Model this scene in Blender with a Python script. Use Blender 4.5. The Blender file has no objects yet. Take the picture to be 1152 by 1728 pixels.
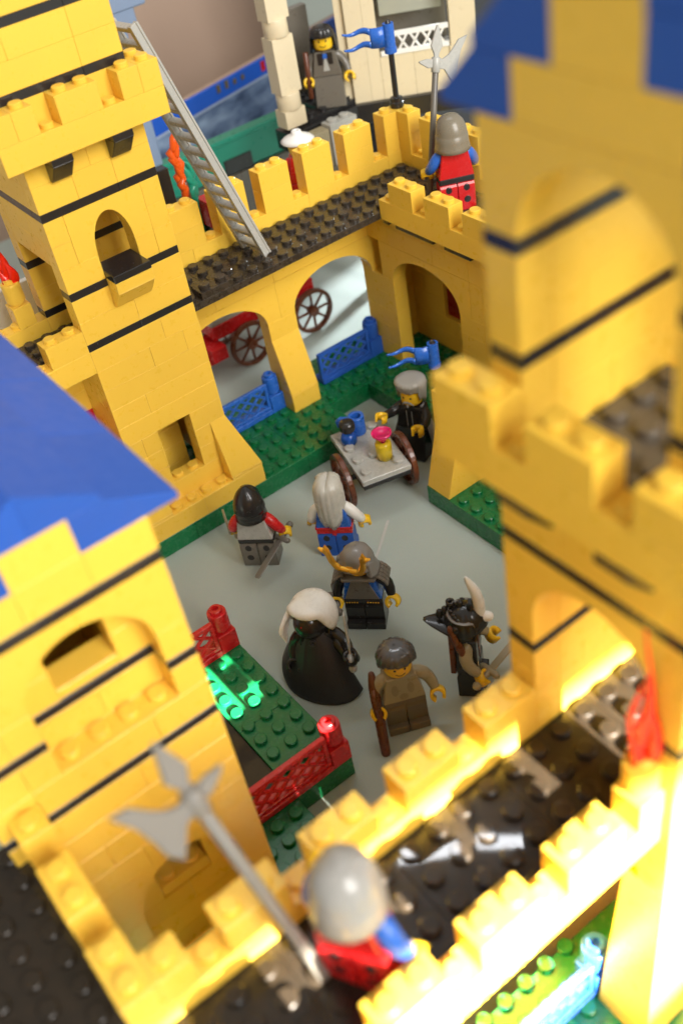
import bpy, bmesh, math, random
from mathutils import Vector, Matrix, Euler
random.seed(7)
S = bpy.context.scene
COL = S.collection
PI = math.pi
# ------------------------------------------------------------------ camera, light, exposure (1 unit = one stud pitch, 8 mm)
CAM_R = (2.36036413, -0.38532577, -0.56186353)
CAM_C = (-19.2951, -44.0400, 39.0527)
CAM_F = 1757.93
def cam_matrix():
    rx, ry, rz = CAM_R
    cx, sx, cy, sy, cz, sz = math.cos(rx), math.sin(rx), math.cos(ry), math.sin(ry), math.cos(rz), math.sin(rz)
    A = Matrix(((cz, -sz, 0), (sz, cz, 0), (0, 0, 1))) @ Matrix(((cy, 0, sy), (0, 1, 0), (-sy, 0, cy))) @ Matrix(((1, 0, 0), (0, cx, -sx), (0, sx, cx)))
    right, down, fwd = Vector(A[0]), Vector(A[1]), Vector(A[2])
    M = Matrix((right, -down, -fwd)).transposed().to_4x4()
    M.translation = Vector(CAM_C)
    return M
cd = bpy.data.cameras.new('camera'); cam = bpy.data.objects.new('camera', cd); COL.objects.link(cam)
cam.matrix_world = cam_matrix()
cd.sensor_width = 36; cd.sensor_fit = 'AUTO'; cd.lens = CAM_F / 1728 * 36
cd.clip_start = 0.5; cd.clip_end = 1000
cd.dof.use_dof = True; cd.dof.focus_distance = 51.5; cd.dof.aperture_fstop = 0.080; cd.dof.aperture_blades = 0
S.camera = cam
S.view_settings.view_transform = 'Standard'; S.view_settings.look = 'None'; S.view_settings.gamma = 1
S.view_settings.use_curve_mapping = False; S.view_settings.exposure = 0.0
W = bpy.data.worlds.new('World'); S.world = W; W.use_nodes = True
W.node_tree.nodes['Background'].inputs[0].default_value = (1.0, 0.95, 0.86, 1)
W.node_tree.nodes['Background'].inputs[1].default_value = 0.55
def aim(o, loc, tgt):
    o.location = loc
    o.rotation_euler = (Vector(tgt) - Vector(loc)).to_track_quat('-Z', 'Y').to_euler()
def area(name, loc, tgt, sx, sy, power, color):
    l = bpy.data.lights.new(name, 'AREA'); l.shape = 'RECTANGLE'; l.size = sx; l.size_y = sy; l.energy = power; l.color = color
    o = bpy.data.objects.new(name, l); COL.objects.link(o); aim(o, loc, tgt); return o
area('window_light', (8, -206, 132), (-4, -10, 6), 112, 160, 820000, (1.0, 0.97, 0.93))
for k in range(5):
    q = (-25, -14, -3.5, 9, 23)[k]; w = (9, 7, 9, 11, 8)[k]
    area('glint_strip_light', (25 + .82 * q, 21 - .57 * q, 121), (-11, -31, 12), w, 1.9, 240 * w * 1.9, (0.93, 0.96, 1.0))  # added strips, placed only to give the front walkway its streaked glints
def spot(name, top_pt, d, dist, drop, half, xscale, power, color):
    """a beam of low sunshine through a window: its upper edge passes through top_pt"""
    l = bpy.data.lights.new(name, 'SPOT'); o = bpy.data.objects.new(name, l); COL.objects.link(o)
    d = Vector(d).normalized(); c = Vector(top_pt) + Vector((0, 0, -drop)); p = c - d * dist
    l.spot_size = 2 * math.atan(half / dist); l.spot_blend = 0.02; l.energy = power; l.color = color
    l.shadow_soft_size = 0.9
    aim(o, p, c); o.scale = (xscale, 1, 1)
    return o
fl = bpy.data.lights.new('far_window_light', 'SPOT'); fo = bpy.data.objects.new('far_window_light', fl); COL.objects.link(fo)
fl.spot_size = 2 * math.atan(17 / 117); fl.spot_blend = 0.5; fl.energy = 1.65e6; fl.color = (0.88, 0.95, 1.0); fl.shadow_soft_size = 7
aim(fo, (112, 40, 54), (17, 15, 3))
SUN_D = (0.0, 1.0, -0.45)
spot('sunbeam_light', (-9, -34.6, 14.8), SUN_D, 190, 6.0, 5.5, 4.0, 6.0e7, (1.0, 0.93, 0.80))

# ------------------------------------------------------------------ materials
def plastic(name, col, rough=0.24, var=0.05, dust=0.0, dustcol=(0.30, 0.27, 0.22), bump=0.04, metal=0.0, trans=0.0, spec=0.5, big=0.25):
    m = bpy.data.materials.new(name); m.use_nodes = True; nt = m.node_tree; n = nt.nodes; L = nt.links
    b = n['Principled BSDF']; b.inputs['Metallic'].default_value = metal; b.inputs['IOR'].default_value = 1.5
    b.inputs['Transmission Weight'].default_value = trans
    tc = n.new('ShaderNodeTexCoord')
    at = n.new('ShaderNodeAttribute'); at.attribute_name = 'tint'
    nz = n.new('ShaderNodeTexNoise'); nz.inputs['Scale'].default_value = big; nz.inputs['Detail'].default_value = 4; L.new(tc.outputs['Object'], nz.inputs['Vector'])
    ad = n.new('ShaderNodeMath'); ad.operation = 'ADD'; L.new(at.outputs['Fac'], ad.inputs[0])
    sc = n.new('ShaderNodeMapRange'); sc.inputs['To Min'].default_value = 1 - var * 0.7; sc.inputs['To Max'].default_value = 1 + var * 0.7
    L.new(nz.outputs['Fac'], sc.inputs['Value']); L.new(sc.outputs['Result'], ad.inputs[1])
    mx = n.new('ShaderNodeVectorMath'); mx.operation = 'SCALE'; mx.inputs[0].default_value = col; L.new(ad.outputs[0], mx.inputs['Scale'])
    out = mx.outputs[0]
    n2 = n.new('ShaderNodeTexNoise'); n2.inputs['Scale'].default_value = 2.3; n2.inputs['Detail'].default_value = 8; n2.inputs['Roughness'].default_value = 0.7
    L.new(tc.outputs['Object'], n2.inputs['Vector'])
    if dust > 0:
        r = n.new('ShaderNodeMapRange'); r.inputs['From Min'].default_value = 0.38; r.inputs['From Max'].default_value = 0.72
        r.inputs['To Max'].default_value = dust; L.new(n2.outputs['Fac'], r.inputs['Value'])
        mc = n.new('ShaderNodeMix'); mc.data_type = 'RGBA'; L.new(r.outputs['Result'], mc.inputs[0]); L.new(out, mc.inputs[6]); mc.inputs[7].default_value = (*dustcol, 1)
        out = mc.outputs[2]
    L.new(out, b.inputs['Base Color'])
    rr = n.new('ShaderNodeMapRange'); rr.inputs['From Min'].default_value = 0.3; rr.inputs['From Max'].default_value = 0.7
    rr.inputs['To Min'].default_value = max(0.05, rough - 0.07); rr.inputs['To Max'].default_value = rough + 0.10
    L.new(n2.outputs['Fac'], rr.inputs['Value']); L.new(rr.outputs['Result'], b.inputs['Roughness'])
    b.inputs['Specular IOR Level'].default_value = spec
    if bump > 0:
        n3 = n.new('ShaderNodeTexNoise'); n3.inputs['Scale'].default_value = 1.1; n3.inputs['Detail'].default_value = 3; L.new(tc.outputs['Object'], n3.inputs['Vector'])
        bp = n.new('ShaderNodeBump'); bp.inputs['Strength'].default_value = bump; bp.inputs['Distance'].default_value = 0.12; L.new(n3.outputs['Fac'], bp.inputs['Height'])
        L.new(bp.outputs[0], b.inputs['Normal'])
    return m
Y = plastic('yellow_plastic', (0.83, 0.525, 0.062), 0.30, 0.05, dust=0.03, dustcol=(0.50, 0.30, 0.06), bump=0.012, spec=0.38)
SKIN = plastic('figure_yellow_plastic', (0.84, 0.52, 0.02), 0.22, 0.04)
BK = plastic('black_plastic', (0.020, 0.019, 0.019), 0.20, 0.2)
BKD = plastic('dusty_black_plastic', (0.030, 0.024, 0.018), 0.26, 0.3, dust=0.42, dustcol=(0.085, 0.062, 0.042))
DKP = plastic('worn_dark_plastic', (0.016, 0.012, 0.008), 0.36, 0.3, dust=0.40, dustcol=(0.040, 0.026, 0.014), bump=0.10)
DKP.node_tree.nodes['Principled BSDF'].inputs['Coat Weight'].default_value = 0.32; DKP.node_tree.nodes['Principled BSDF'].inputs['Specular IOR Level'].default_value = 0.2; DKP.node_tree.nodes['Principled BSDF'].inputs['Coat Roughness'].default_value = 0.03
GN = plastic('green_plastic', (0.003, 0.150, 0.046), 0.25, 0.15, dust=0.05, dustcol=(0.07, 0.09, 0.04))
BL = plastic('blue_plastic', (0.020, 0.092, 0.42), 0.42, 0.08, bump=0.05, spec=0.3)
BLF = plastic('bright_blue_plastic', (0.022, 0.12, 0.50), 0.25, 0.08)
RD = plastic('red_plastic', (0.52, 0.012, 0.014), 0.24, 0.08)
BR = plastic('brown_plastic', (0.115, 0.034, 0.014), 0.28, 0.15)
GR = plastic('light_grey_plastic', (0.40, 0.40, 0.37), 0.27, 0.08)
GRH = plastic('pale_grey_hair_plastic', (0.50, 0.49, 0.44), 0.24, 0.06)
GRS = plastic('stone_grey_hair_plastic', (0.30, 0.285, 0.25), 0.36, 0.06)
DG = plastic('dark_grey_plastic', (0.135, 0.122, 0.100), 0.30, 0.1)
DGM = plastic('polished_grey_plastic', (0.20, 0.19, 0.175), 0.18, 0.1)
OLV = plastic('brownish_grey_plastic', (0.33, 0.285, 0.18), 0.30, 0.1)
OLD = plastic('dark_brownish_grey_plastic', (0.145, 0.12, 0.08), 0.32, 0.1)
GLD = plastic('gold_chrome', (0.95, 0.52, 0.06), 0.16, 0.03, metal=0.65, bump=0)
WH = plastic('white_plastic', (0.78, 0.78, 0.75), 0.28, 0.04)
TN = plastic('tan_plastic', (0.66, 0.57, 0.39), 0.30, 0.05)
CLO = plastic('black_cape_cloth', (0.024, 0.023, 0.024), 0.50, 0.3, bump=0.3, big=9)
PNK = plastic('clear_pink_plastic', (0.95, 0.03, 0.22), 0.10, 0.03, trans=0.6, bump=0)
TYL = plastic('clear_yellow_plastic', (0.95, 0.72, 0.03), 0.10, 0.03, trans=0.6, bump=0)
TBL = plastic('clear_blue_plastic', (0.02, 0.16, 0.75), 0.08, 0.03, trans=0.55, bump=0)
TRD = plastic('clear_red_plastic', (0.90, 0.022, 0.006), 0.14, 0.03, trans=0.15, bump=0)
TOR = plastic('clear_orange_plastic', (0.95, 0.13, 0.015), 0.16, 0.03, trans=0.3, bump=0)
RDD = plastic('dark_red_plastic', (0.22, 0.006, 0.008), 0.3, 0.08)
SBL = plastic('sand_blue_plastic', (0.20, 0.27, 0.40), 0.35, 0.1)
TEAL = plastic('teal_green_plastic', (0.012, 0.26, 0.17), 0.30, 0.1)

def cloth_mat():
    m = bpy.data.materials.new('grey_green_tablecloth'); m.use_nodes = True; nt = m.node_tree; n = nt.nodes; L = nt.links
    b = n['Principled BSDF']; b.inputs['Roughness'].default_value = 0.75; b.inputs['Specular IOR Level'].default_value = 0.25
    tc = n.new('ShaderNodeTexCoord')
    a = n.new('ShaderNodeTexNoise'); a.inputs['Scale'].default_value = 0.10; a.inputs['Detail'].default_value = 5; L.new(tc.outputs['Object'], a.inputs['Vector'])
    f = n.new('ShaderNodeTexNoise'); f.inputs['Scale'].default_value = 16; f.inputs['Detail'].default_value = 2; L.new(tc.outputs['Object'], f.inputs['Vector'])
    r = n.new('ShaderNodeValToRGB'); r.color_ramp.elements[0].position = 0.3; r.color_ramp.elements[0].color = (0.41, 0.475, 0.43, 1)
    r.color_ramp.elements[1].position = 0.7; r.color_ramp.elements[1].color = (0.475, 0.535, 0.495, 1); L.new(a.outputs['Fac'], r.inputs[0])
    mc = n.new('ShaderNodeMix'); mc.data_type = 'RGBA'; mc.blend_type = 'MULTIPLY'; mc.inputs[0].default_value = 0.22
    L.new(r.outputs[0], mc.inputs[6]); L.new(f.outputs['Color'], mc.inputs[7]); L.new(mc.outputs[2], b.inputs['Base Color'])
    bp = n.new('ShaderNodeBump'); bp.inputs['Strength'].default_value = 0.15; bp.inputs['Distance'].default_value = 0.05; L.new(f.outputs['Fac'], bp.inputs['Height']); L.new(bp.outputs[0], b.inputs['Normal'])
    return m
CLOTH = cloth_mat()
def print_mat():
    """printed box art: a misty grey blue castle scene, a blue strip with coloured marks along its top"""
    m = bpy.data.materials.new('printed_card'); m.use_nodes = True; nt = m.node_tree; n = nt.nodes; L = nt.links
    b = n['Principled BSDF']; b.inputs['Roughness'].default_value = 0.35
    tc = n.new('ShaderNodeTexCoord'); mp = n.new('ShaderNodeMapping'); mp.inputs['Scale'].default_value = (0.22, 0.22, 0.5); L.new(tc.outputs['Object'], mp.inputs['Vector'])
    a = n.new('ShaderNodeTexNoise'); a.inputs['Scale'].default_value = 1.6; a.inputs['Detail'].default_value = 6; L.new(mp.outputs[0], a.inputs['Vector'])
    r = n.new('ShaderNodeValToRGB'); e = r.color_ramp.elements; e[0].position = 0.30; e[0].color = (0.03, 0.05, 0.12, 1); e[1].position = 0.75; e[1].color = (0.34, 0.44, 0.60, 1)
    k = e.new(0.5); k.color = (0.13, 0.19, 0.32, 1); L.new(a.outputs['Fac'], r.inputs[0]); L.new(r.outputs[0], b.inputs['Base Color'])
    return m
PRINT = print_mat()
def plain(name, col, rough=0.6):
    return plastic(name, col, rough, 0.06, bump=0.05, big=0.15)
BEIGE = plain('beige_board', (0.40, 0.285, 0.215), 0.7)
CYANB = plain('blue_card', (0.012, 0.10, 0.55), 0.4)

# ------------------------------------------------------------------ mesh builder
class MB:
    def __init__(s): s.v = []; s.f = []; s.t = []; s.sm = []
    def add(s, vs, fs, tint=0.0, smooth=False, M=None):
        o = len(s.v)
        s.v += [tuple(M @ Vector(p)) if M is not None else tuple(p) for p in vs]
        for f in fs: s.f.append([o + i for i in f]); s.t.append(tint); s.sm.append(smooth)
    def hexa(s, c, ch=0.035, tint=0.0, M=None):
        """any six-faced block from 8 corners (index = x + 2y + 4z), all edges chamfered"""
        c = [Vector(p) for p in c]
        faces = [((0, 2, 3, 1)), ((4, 5, 7, 6)), ((0, 1, 5, 4)), ((2, 6, 7, 3)), ((0, 4, 6, 2)), ((1, 3, 7, 5))]
        vid = {}; vs = []
        def cl(a, b):
            d = c[b] - c[a]; l = d.length
            return d * (min(ch, l * 0.45) / l) if l > 1e-6 else Vector((0, 0, 0))
        for fi, f in enumerate(faces):
            for k in range(4):
                a, p, q = f[k], f[k - 1], f[(k + 1) % 4]
                vid[(fi, a)] = len(vs); vs.append(c[a] + cl(a, p) + cl(a, q))
        fs = [[vid[(fi, a)] for a in f] for fi, f in enumerate(faces)]
        owner = {}
        for fi, f in enumerate(faces):
            for k in range(4): owner[(f[k], f[(k + 1) % 4])] = fi
        done = set()
        for (a, b), fi in owner.items():
            if (b, a) in done: continue
            done.add((a, b)); fj = owner[(b, a)]
            fs.append([vid[(fi, b)], vid[(fi, a)], vid[(fj, a)], vid[(fj, b)]])
        for a in range(8):
            tri = [fi for fi, f in enumerate(faces) if a in f]
            n = [vid[(fi, a)] for fi in tri]
            p = [vs[i] for i in n]; nn = (p[1] - p[0]).cross(p[2] - p[0])
            cen = sum(c, Vector()) / 8
            if nn.dot(p[0] - cen) < 0: n = [n[0], n[2], n[1]]
            fs.append(n)
        s.add(vs, fs, tint, False, M)
    def box(s, x0, x1, y0, y1, z0, z1, ch=0.035, tint=0.0, gap=0.0, M=None):
        x0, x1 = min(x0, x1) + gap, max(x0, x1) - gap; y0, y1 = min(y0, y1) + gap, max(y0, y1) - gap; z0, z1 = min(z0, z1), max(z0, z1) - gap
        s.hexa([(x, y, z) for z in (z0, z1) for y in (y0, y1) for x in (x0, x1)], ch, tint, M)
    def brick(s, x0, x1, y0, y1, z0, z1, studs=False, tint=None):
        t = random.uniform(-0.02, 0.02) if tint is None else tint
        s.box(x0, x1, y0, y1, z0, z1, 0.016, t, 0.004)
        if studs:
            nx, ny = max(1, round(abs(x1 - x0))), max(1, round(abs(y1 - y0)))
            for i in range(nx):
                for j in range(ny): s.stud(min(x0, x1) + i + 0.5, min(y0, y1) + j + 0.5, max(z0, z1) - 0.006, t)
    def stud(s, x, y, z, tint=0.0, r=0.30, h=0.215, n=18, hollow=False):
        prof = [(r, 0), (r, h - 0.03), (r - 0.035, h)]
        if hollow: prof += [(r * 0.55, h), (r * 0.5, h - 0.16), (0, h - 0.16)]
        else: prof += [(0, h)]
        s.lathe(prof, n, tint, Matrix.Translation((x, y, z)), smooth=False)
    def lathe(s, prof, n=24, tint=0.0, M=None, smooth=True, a0=0.0, a1=2 * PI):
        full = abs(a1 - a0 - 2 * PI) < 1e-6
        m = n if full else n + 1
        vs = []; rings = []
        for r, z in prof:
            if r < 1e-6: rings.append([len(vs)]); vs.append((0, 0, z))
            else:
                rings.append(list(range(len(vs), len(vs) + m)))
                vs += [(r * math.cos(a0 + (a1 - a0) * k / n), r * math.sin(a0 + (a1 - a0) * k / n), z) for k in range(m)]
        fs = []
        for A, B in zip(rings, rings[1:]):
            for k in range(n):
                k2 = (k + 1) % m
                if len(A) == 1 and len(B) == 1: continue
                if len(A) == 1: fs.append([A[0], B[k2], B[k]][::-1] if False else [A[0], B[k2], B[k]])
                elif len(B) == 1: fs.append([A[k], A[k2], B[0]])
                else: fs.append([A[k], A[k2], B[k2], B[k]])
        s.add(vs, fs, tint, smooth, M)
    def cyl(s, p0, p1, r0, r1=None, n=20, tint=0.0, ch=0.03, smooth=True):
        r1 = r0 if r1 is None else r1
        p0, p1 = Vector(p0), Vector(p1); d = p1 - p0; L = d.length
        M = Matrix.Translation(p0) @ d.to_track_quat('Z', 'Y').to_matrix().to_4x4()
        c = min(ch, r0 * 0.4, r1 * 0.4, L * 0.3)
        s.lathe([(0, 0), (r0 - c, 0)], n, tint, M, False); s.lathe([(r0 - c, 0), (r0, c), (r1, L - c), (r1 - c, L)], n, tint, M, smooth); s.lathe([(r1 - c, L), (0, L)], n, tint, M, False)
    def tube(s, pts, rad, n=12, tint=0.0, M=None, round_ends=True, flat=1.0):
        pts = [Vector(p) for p in pts]
        if not hasattr(rad, '__len__'): rad = [rad] * len(pts)
        P, Rr = list(pts), list(rad)
        if round_ends:
            for end in (0, -1):
                d = (pts[0] - pts[1]).normalized() if end == 0 else (pts[-1] - pts[-2]).normalized()
                ex = [(pts[end] + d * rad[end] * math.sin(a), rad[end] * math.cos(a)) for a in (0.55, 1.0, 1.35)]
                if end == 0: P = [e[0] for e in ex[::-1]] + P; Rr = [e[1] for e in ex[::-1]] + Rr
                else: P = P + [e[0] for e in ex]; Rr = Rr + [e[1] for e in ex]
        vs = []; up = None
        for i, p in enumerate(P):
            t = (P[min(i + 1, len(P) - 1)] - P[max(i - 1, 0)]).normalized()
            if up is None: up = Vector((0, 0, 1)) if abs(t.z) < 0.9 else Vector((0, 1, 0))
            b = t.cross(up).normalized(); up = b.cross(t).normalized()
            for k in range(n):
                a = 2 * PI * k / n; vs.append(p + (b * math.cos(a) + up * math.sin(a) * flat) * Rr[i])
        fs = []
        for i in range(len(P) - 1):
            for k in range(n):
                k2 = (k + 1) % n; fs.append([i * n + k, i * n + k2, (i + 1) * n + k2, (i + 1) * n + k])
        fs.append(list(range(n))[::-1]); fs.append([(len(P) - 1) * n + k for k in range(n)])
        s.add(vs, fs, tint, True, M)
    def grid(s, rows, tint=0.0, smooth=True, closed=False, M=None, thick=0.0, last_rim=True):
        """rows of points -> sheet; thick > 0 gives it a second skin and rims"""
        nr, nc = len(rows), len(rows[0]); R3 = [[Vector(p) for p in r] for r in rows]
        vs = [p for r in R3 for p in r]; fs = []
        cc = nc if closed else nc - 1
        for i in range(nr - 1):
            for j in range(cc):
                j2 = (j + 1) % nc; fs.append([i * nc + j, i * nc + j2, (i + 1) * nc + j2, (i + 1) * nc + j])
        if thick:
            N = [Vector((0, 0, 0)) for _ in vs]
            for f in fs:
                nn = (vs[f[1]] - vs[f[0]]).cross(vs[f[3]] - vs[f[0]])
                for i in f: N[i] += nn
            o = len(vs); vs = vs + [v - (k.normalized() * thick if k.length > 1e-9 else Vector()) for v, k in zip(vs, N)]
            fs = fs + [[o + i for i in f[::-1]] for f in fs]
            edge = []
            for j in range(cc):
                j2 = (j + 1) % nc; edge.append((j2, j))
                if last_rim: edge.append(((nr - 1) * nc + j, (nr - 1) * nc + j2))
            if not closed:
                for i in range(nr - 1): edge.append((i * nc, (i + 1) * nc)); edge.append(((i + 1) * nc + nc - 1, i * nc + nc - 1))
            fs += [[a, b, o + b, o + a] for a, b in edge]
        s.add(vs, fs, tint, smooth, M)
    def prism(s, poly, w, tint=0.0, M=None, ch=0.0, smooth=False):
        """outline poly (list of 2D points) in XY extruded from z=-w/2 to w/2, M places it; concave is fine"""
        bm = bmesh.new()
        vs = [bm.verts.new((p[0], p[1], -w / 2)) for p in poly]
        f = bm.faces.new(vs)
        r = bmesh.ops.extrude_face_region(bm, geom=[f])
        for e in r['geom']:
            if isinstance(e, bmesh.types.BMVert): e.co.z += w
        if ch > 0:
            ed = [e for e in bm.edges if abs(e.verts[0].co.z - e.verts[1].co.z) < 1e-6]
            bmesh.ops.bevel(bm, geom=ed, offset=ch, segments=1, affect='EDGES')
        bmesh.ops.recalc_face_normals(bm, faces=bm.faces)
        big = [f for f in bm.faces if len(f.verts) > 4]
        bmesh.ops.triangulate(bm, faces=big)
        bm.verts.index_update()
        s.add([v.co.copy() for v in bm.verts], [[v.index for v in f.verts] for f in bm.faces], tint, smooth, M); bm.free()
    def arch(s, ax, u0, u1, v0, v1, z0, z1, o0, o1, top, tint=None, n=20, pw=2.0):
        """arch brick along axis ax: legs at both ends, elliptical opening o0..o1 springing at z0 up to top"""
        t = random.uniform(-0.03, 0.03) if tint is None else tint
        g = 0.006; u0 += g; u1 -= g; v0 += g; v1 -= g; z1 -= g
        mid, h = (o0 + o1) / 2, (o1 - o0) / 2
        us = [mid - h * math.cos(PI * k / n) for k in range(n + 1)]
        lo = [(u, z0 + (top - z0) * max(0.0, 1 - abs((u - mid) / h) ** pw) ** (1 / pw)) for u in us]
        prof = [(u0, z0)] + lo + [(u1, z0)]
        tp = [(u0, z1)] + [(u, z1) for u in us] + [(u1, z1)]
        def P(u, v, z): return (u, v, z) if ax == 'x' else (v, u, z)
        vs = []; fs = []; N = len(prof)
        for v in (v0, v1):
            vs += [P(u, v, z) for u, z in prof] + [P(u, v, z) for u, z in tp]
        for i in range(N - 1):
            a = [i, i + 1, N + i + 1, N + i]
            fs.append(a if ax == 'x' else a[::-1]); fs.append([2 * N + k for k in (a[::-1] if ax == 'x' else a)])
            b = [i, 2 * N + i, 2 * N + i + 1, i + 1]; fs.append(b if ax == 'x' else b[::-1])
            c = [N + i, N + i + 1, 3 * N + i + 1, 3 * N + i]; fs.append(c if ax == 'x' else c[::-1])
        e = [0, N, 3 * N, 2 * N]; fs.append(e if ax == 'x' else e[::-1])
        e = [N - 1, 3 * N - 1, 4 * N - 1, 2 * N - 1]; e = [N - 1, 2 * N + N - 1, 3 * N + N - 1, N + N - 1]; fs.append(e if ax == 'x' else e[::-1])
        s.add(vs, fs, t, False)
    def wall(s, ax, u0, u1, v0, v1, zs, holes=(), seed=1, studs=False):
        """courses of bricks in running bond; holes = (ua, ub, za, zb)"""
        rnd = random.Random(seed)
        for ci, (za, zb) in enumerate(zs):
            iv = [(u0, u1)]
            for ha, hb, hz0, hz1 in holes:
                if hz0 < zb - 0.05 and hz1 > za + 0.05:
                    nv = []
                    for a, b in iv:
                        if hb <= a or ha >= b: nv.append((a, b)); continue
                        if ha > a: nv.append((a, ha))
                        if hb < b: nv.append((hb, b))
                    iv = nv
            for a, b in iv:
                u = a; first = True
                while u < b - 1e-4:
                    l = rnd.choice((2, 3, 4, 4, 6)) if not (first and ci % 2) else rnd.choice((1, 2, 3))
                    first = False
                    if u + l > b - 0.6: l = b - u
                    x = (u, u + l, v0, v1) if ax == 'x' else (v0, v1, u, u + l)
                    s.brick(*x, za, zb, studs, rnd.uniform(-0.022, 0.022)); u += l
    def build(s, name, mat, parent=None, world=True, auto=None):
        off = Vector((0, 0, 0))
        if parent is not None and world: off = Vector(parent['_o'])
        me = bpy.data.meshes.new(name)
        me.from_pydata([tuple(Vector(v) - off) for v in s.v], [], s.f); me.update()
        a = me.attributes.new('tint', 'FLOAT', 'FACE'); a.data.foreach_set('value', s.t)
        me.polygons.foreach_set('use_smooth', s.sm)
        bm = bmesh.new(); bm.from_mesh(me); bmesh.ops.remove_doubles(bm, verts=bm.verts, dist=1e-5)
        bmesh.ops.recalc_face_normals(bm, faces=bm.faces); bm.to_mesh(me); bm.free()
        me.materials.append(mat)
        o = bpy.data.objects.new(name, me); COL.objects.link(o)
        if parent is not None: o.parent = parent
        return o
def courses(*spans):
    """(z0, z1) spans cut into brick courses 1.2 high"""
    out = []
    for a, b in spans:
        z = a
        while z < b - 0.05: out.append((z, min(z + 1.2, b))); z += 1.2
    return out
ROOTS = []
def thing(name, label, cat, loc=(0, 0, 0), yaw=0.0, group=None):
    o = bpy.data.objects.new(name, None); COL.objects.link(o); o.empty_display_size = 0.3
    o.location = loc; o.rotation_euler = (0, 0, yaw); o['label'] = label; o['category'] = cat; o['_o'] = list(loc)
    if group: o['group'] = group
    ROOTS.append(o); return o
def tag(o, label, cat, group=None):
    o['label'] = label; o['category'] = cat
    if group: o['group'] = group
    return o
def part(name, mat, parent, fn, world=True):
    m = MB(); fn(m); return m.build(name, mat, parent, world)
def sub(name, mat, par, root, fn):
    m = MB(); fn(m); o = m.build(name, mat, root, True); o.parent = par; return o
def merlons(root, par, boxes, z0, z1, mat=None):
    for (x0, x1, y0, y1) in boxes:
        def f(m):
            z = z0
            while z < z1 - 0.05:
                m.brick(x0, x1, y0, y1, z, z + 1.2, studs=(z + 1.2 > z1 - 0.05)); z += 1.2
        sub('merlon', mat or Y, par, root, f)

# ------------------------------------------------------------------ setting: table cloth, board wall
def ground():
    rnd = random.Random(3); rows = []
    for j in range(150):
        r = []
        for i in range(150):
            x, y = -90 + i * 1.6, -120 + j * 1.6
            z = -0.02 + 0.02 * math.sin(0.23 * x + 0.4 * y) * math.sin(0.11 * x - 0.17 * y)
            z += -0.05 * math.exp(-((0.55 * x - 0.83 * y - 9) / 0.9) ** 2) + 0.10 * max(0.0, min(1.0, (y - 6.5) / 6)) * (math.sin(0.55 * x + 0.35 * y) * 0.6)
            r.append((x, y, min(z, 0.0) if y < 7 else z))
        rows.append(r)
    m = MB(); m.grid(rows); o = m.build('tablecloth_ground', CLOTH); o['kind'] = 'structure'
ground()
wb = thing('back_board', 'plain beige board standing upright behind the printed box at the top', 'board', (0, 47, 0))
part('panel', BEIGE, wb, lambda m: m.box(-70, 37, 46.5, 47.5, -1, 70, 0.05))

# ------------------------------------------------------------------ green base under the back of the castle
gb = thing('studded_platform', 'stepped green stud base under the arches, tower and corner of the toy castle', 'base plate', (3, 2, 0))
def f(m):
    for x in range(-8, 8, 4):
        m.brick(x, x + 4, -1, 3, 0, 1.2, studs=False); m.brick(x, x + 4, 3, 7, 0, 1.2)
    m.brick(8, 11, 2, 7, 0, 1.2)
    for y in range(-8, 7, 5): m.brick(11, 19, y, y + 5, 0, 1.2)
    m.brick(11, 19, -8.3, -8, 0, 1.2)
    for x in range(1, 11):
        for y in range(-1, 5):
            if x >= 8 and y < 2: continue
            m.stud(x + .5, y + .5, 1.19)
    for x in range(11, 17):
        for y in range(-8, 7): m.stud(x + .5, y + .5, 1.19)
    for x in range(-6, 0):
        for y in range(1, 6): m.stud(x + .5, y + .5, 1.19)
part('base_brick', GN, gb, f)
gb2 = thing('studded_platform', 'green stud base under the sloped yellow buttress at right of the courtyard', 'base plate', (9, -12, 0))
def f(m):
    y = -8.3
    for k in range(4):
        m.brick(7, 9, y - 4, y, 0, 1.2); m.brick(9, 13, y - 4, y, 0, 1.2); y -= 4
    for i in range(3):
        for k in range(14): m.stud(7.5 + i, -8.8 - k, 1.19)
part('base_brick', GN, gb2, f)
bt = thing('buttress', 'yellow sloped buttress on green studs beside the bearded figure', 'buttress', (9, -9.3, 1.2))
def f(m):
    m.brick(8, 10, -10.15, -8.35, 4.8, 7.2)
    m.hexa([(7.02, -10.15, 1.2), (10, -10.15, 1.2), (7.02, -8.35, 1.2), (10, -8.35, 1.2), (8, -10.15, 4.8), (10, -10.15, 4.8), (8, -8.35, 4.8), (10, -8.35, 4.8)], 0.03)
    m.wall('y', -22, -10.2, 10.2, 11.2, courses((1.2, 7.2)), seed=9)
part('wall', Y, bt, f)

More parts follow.
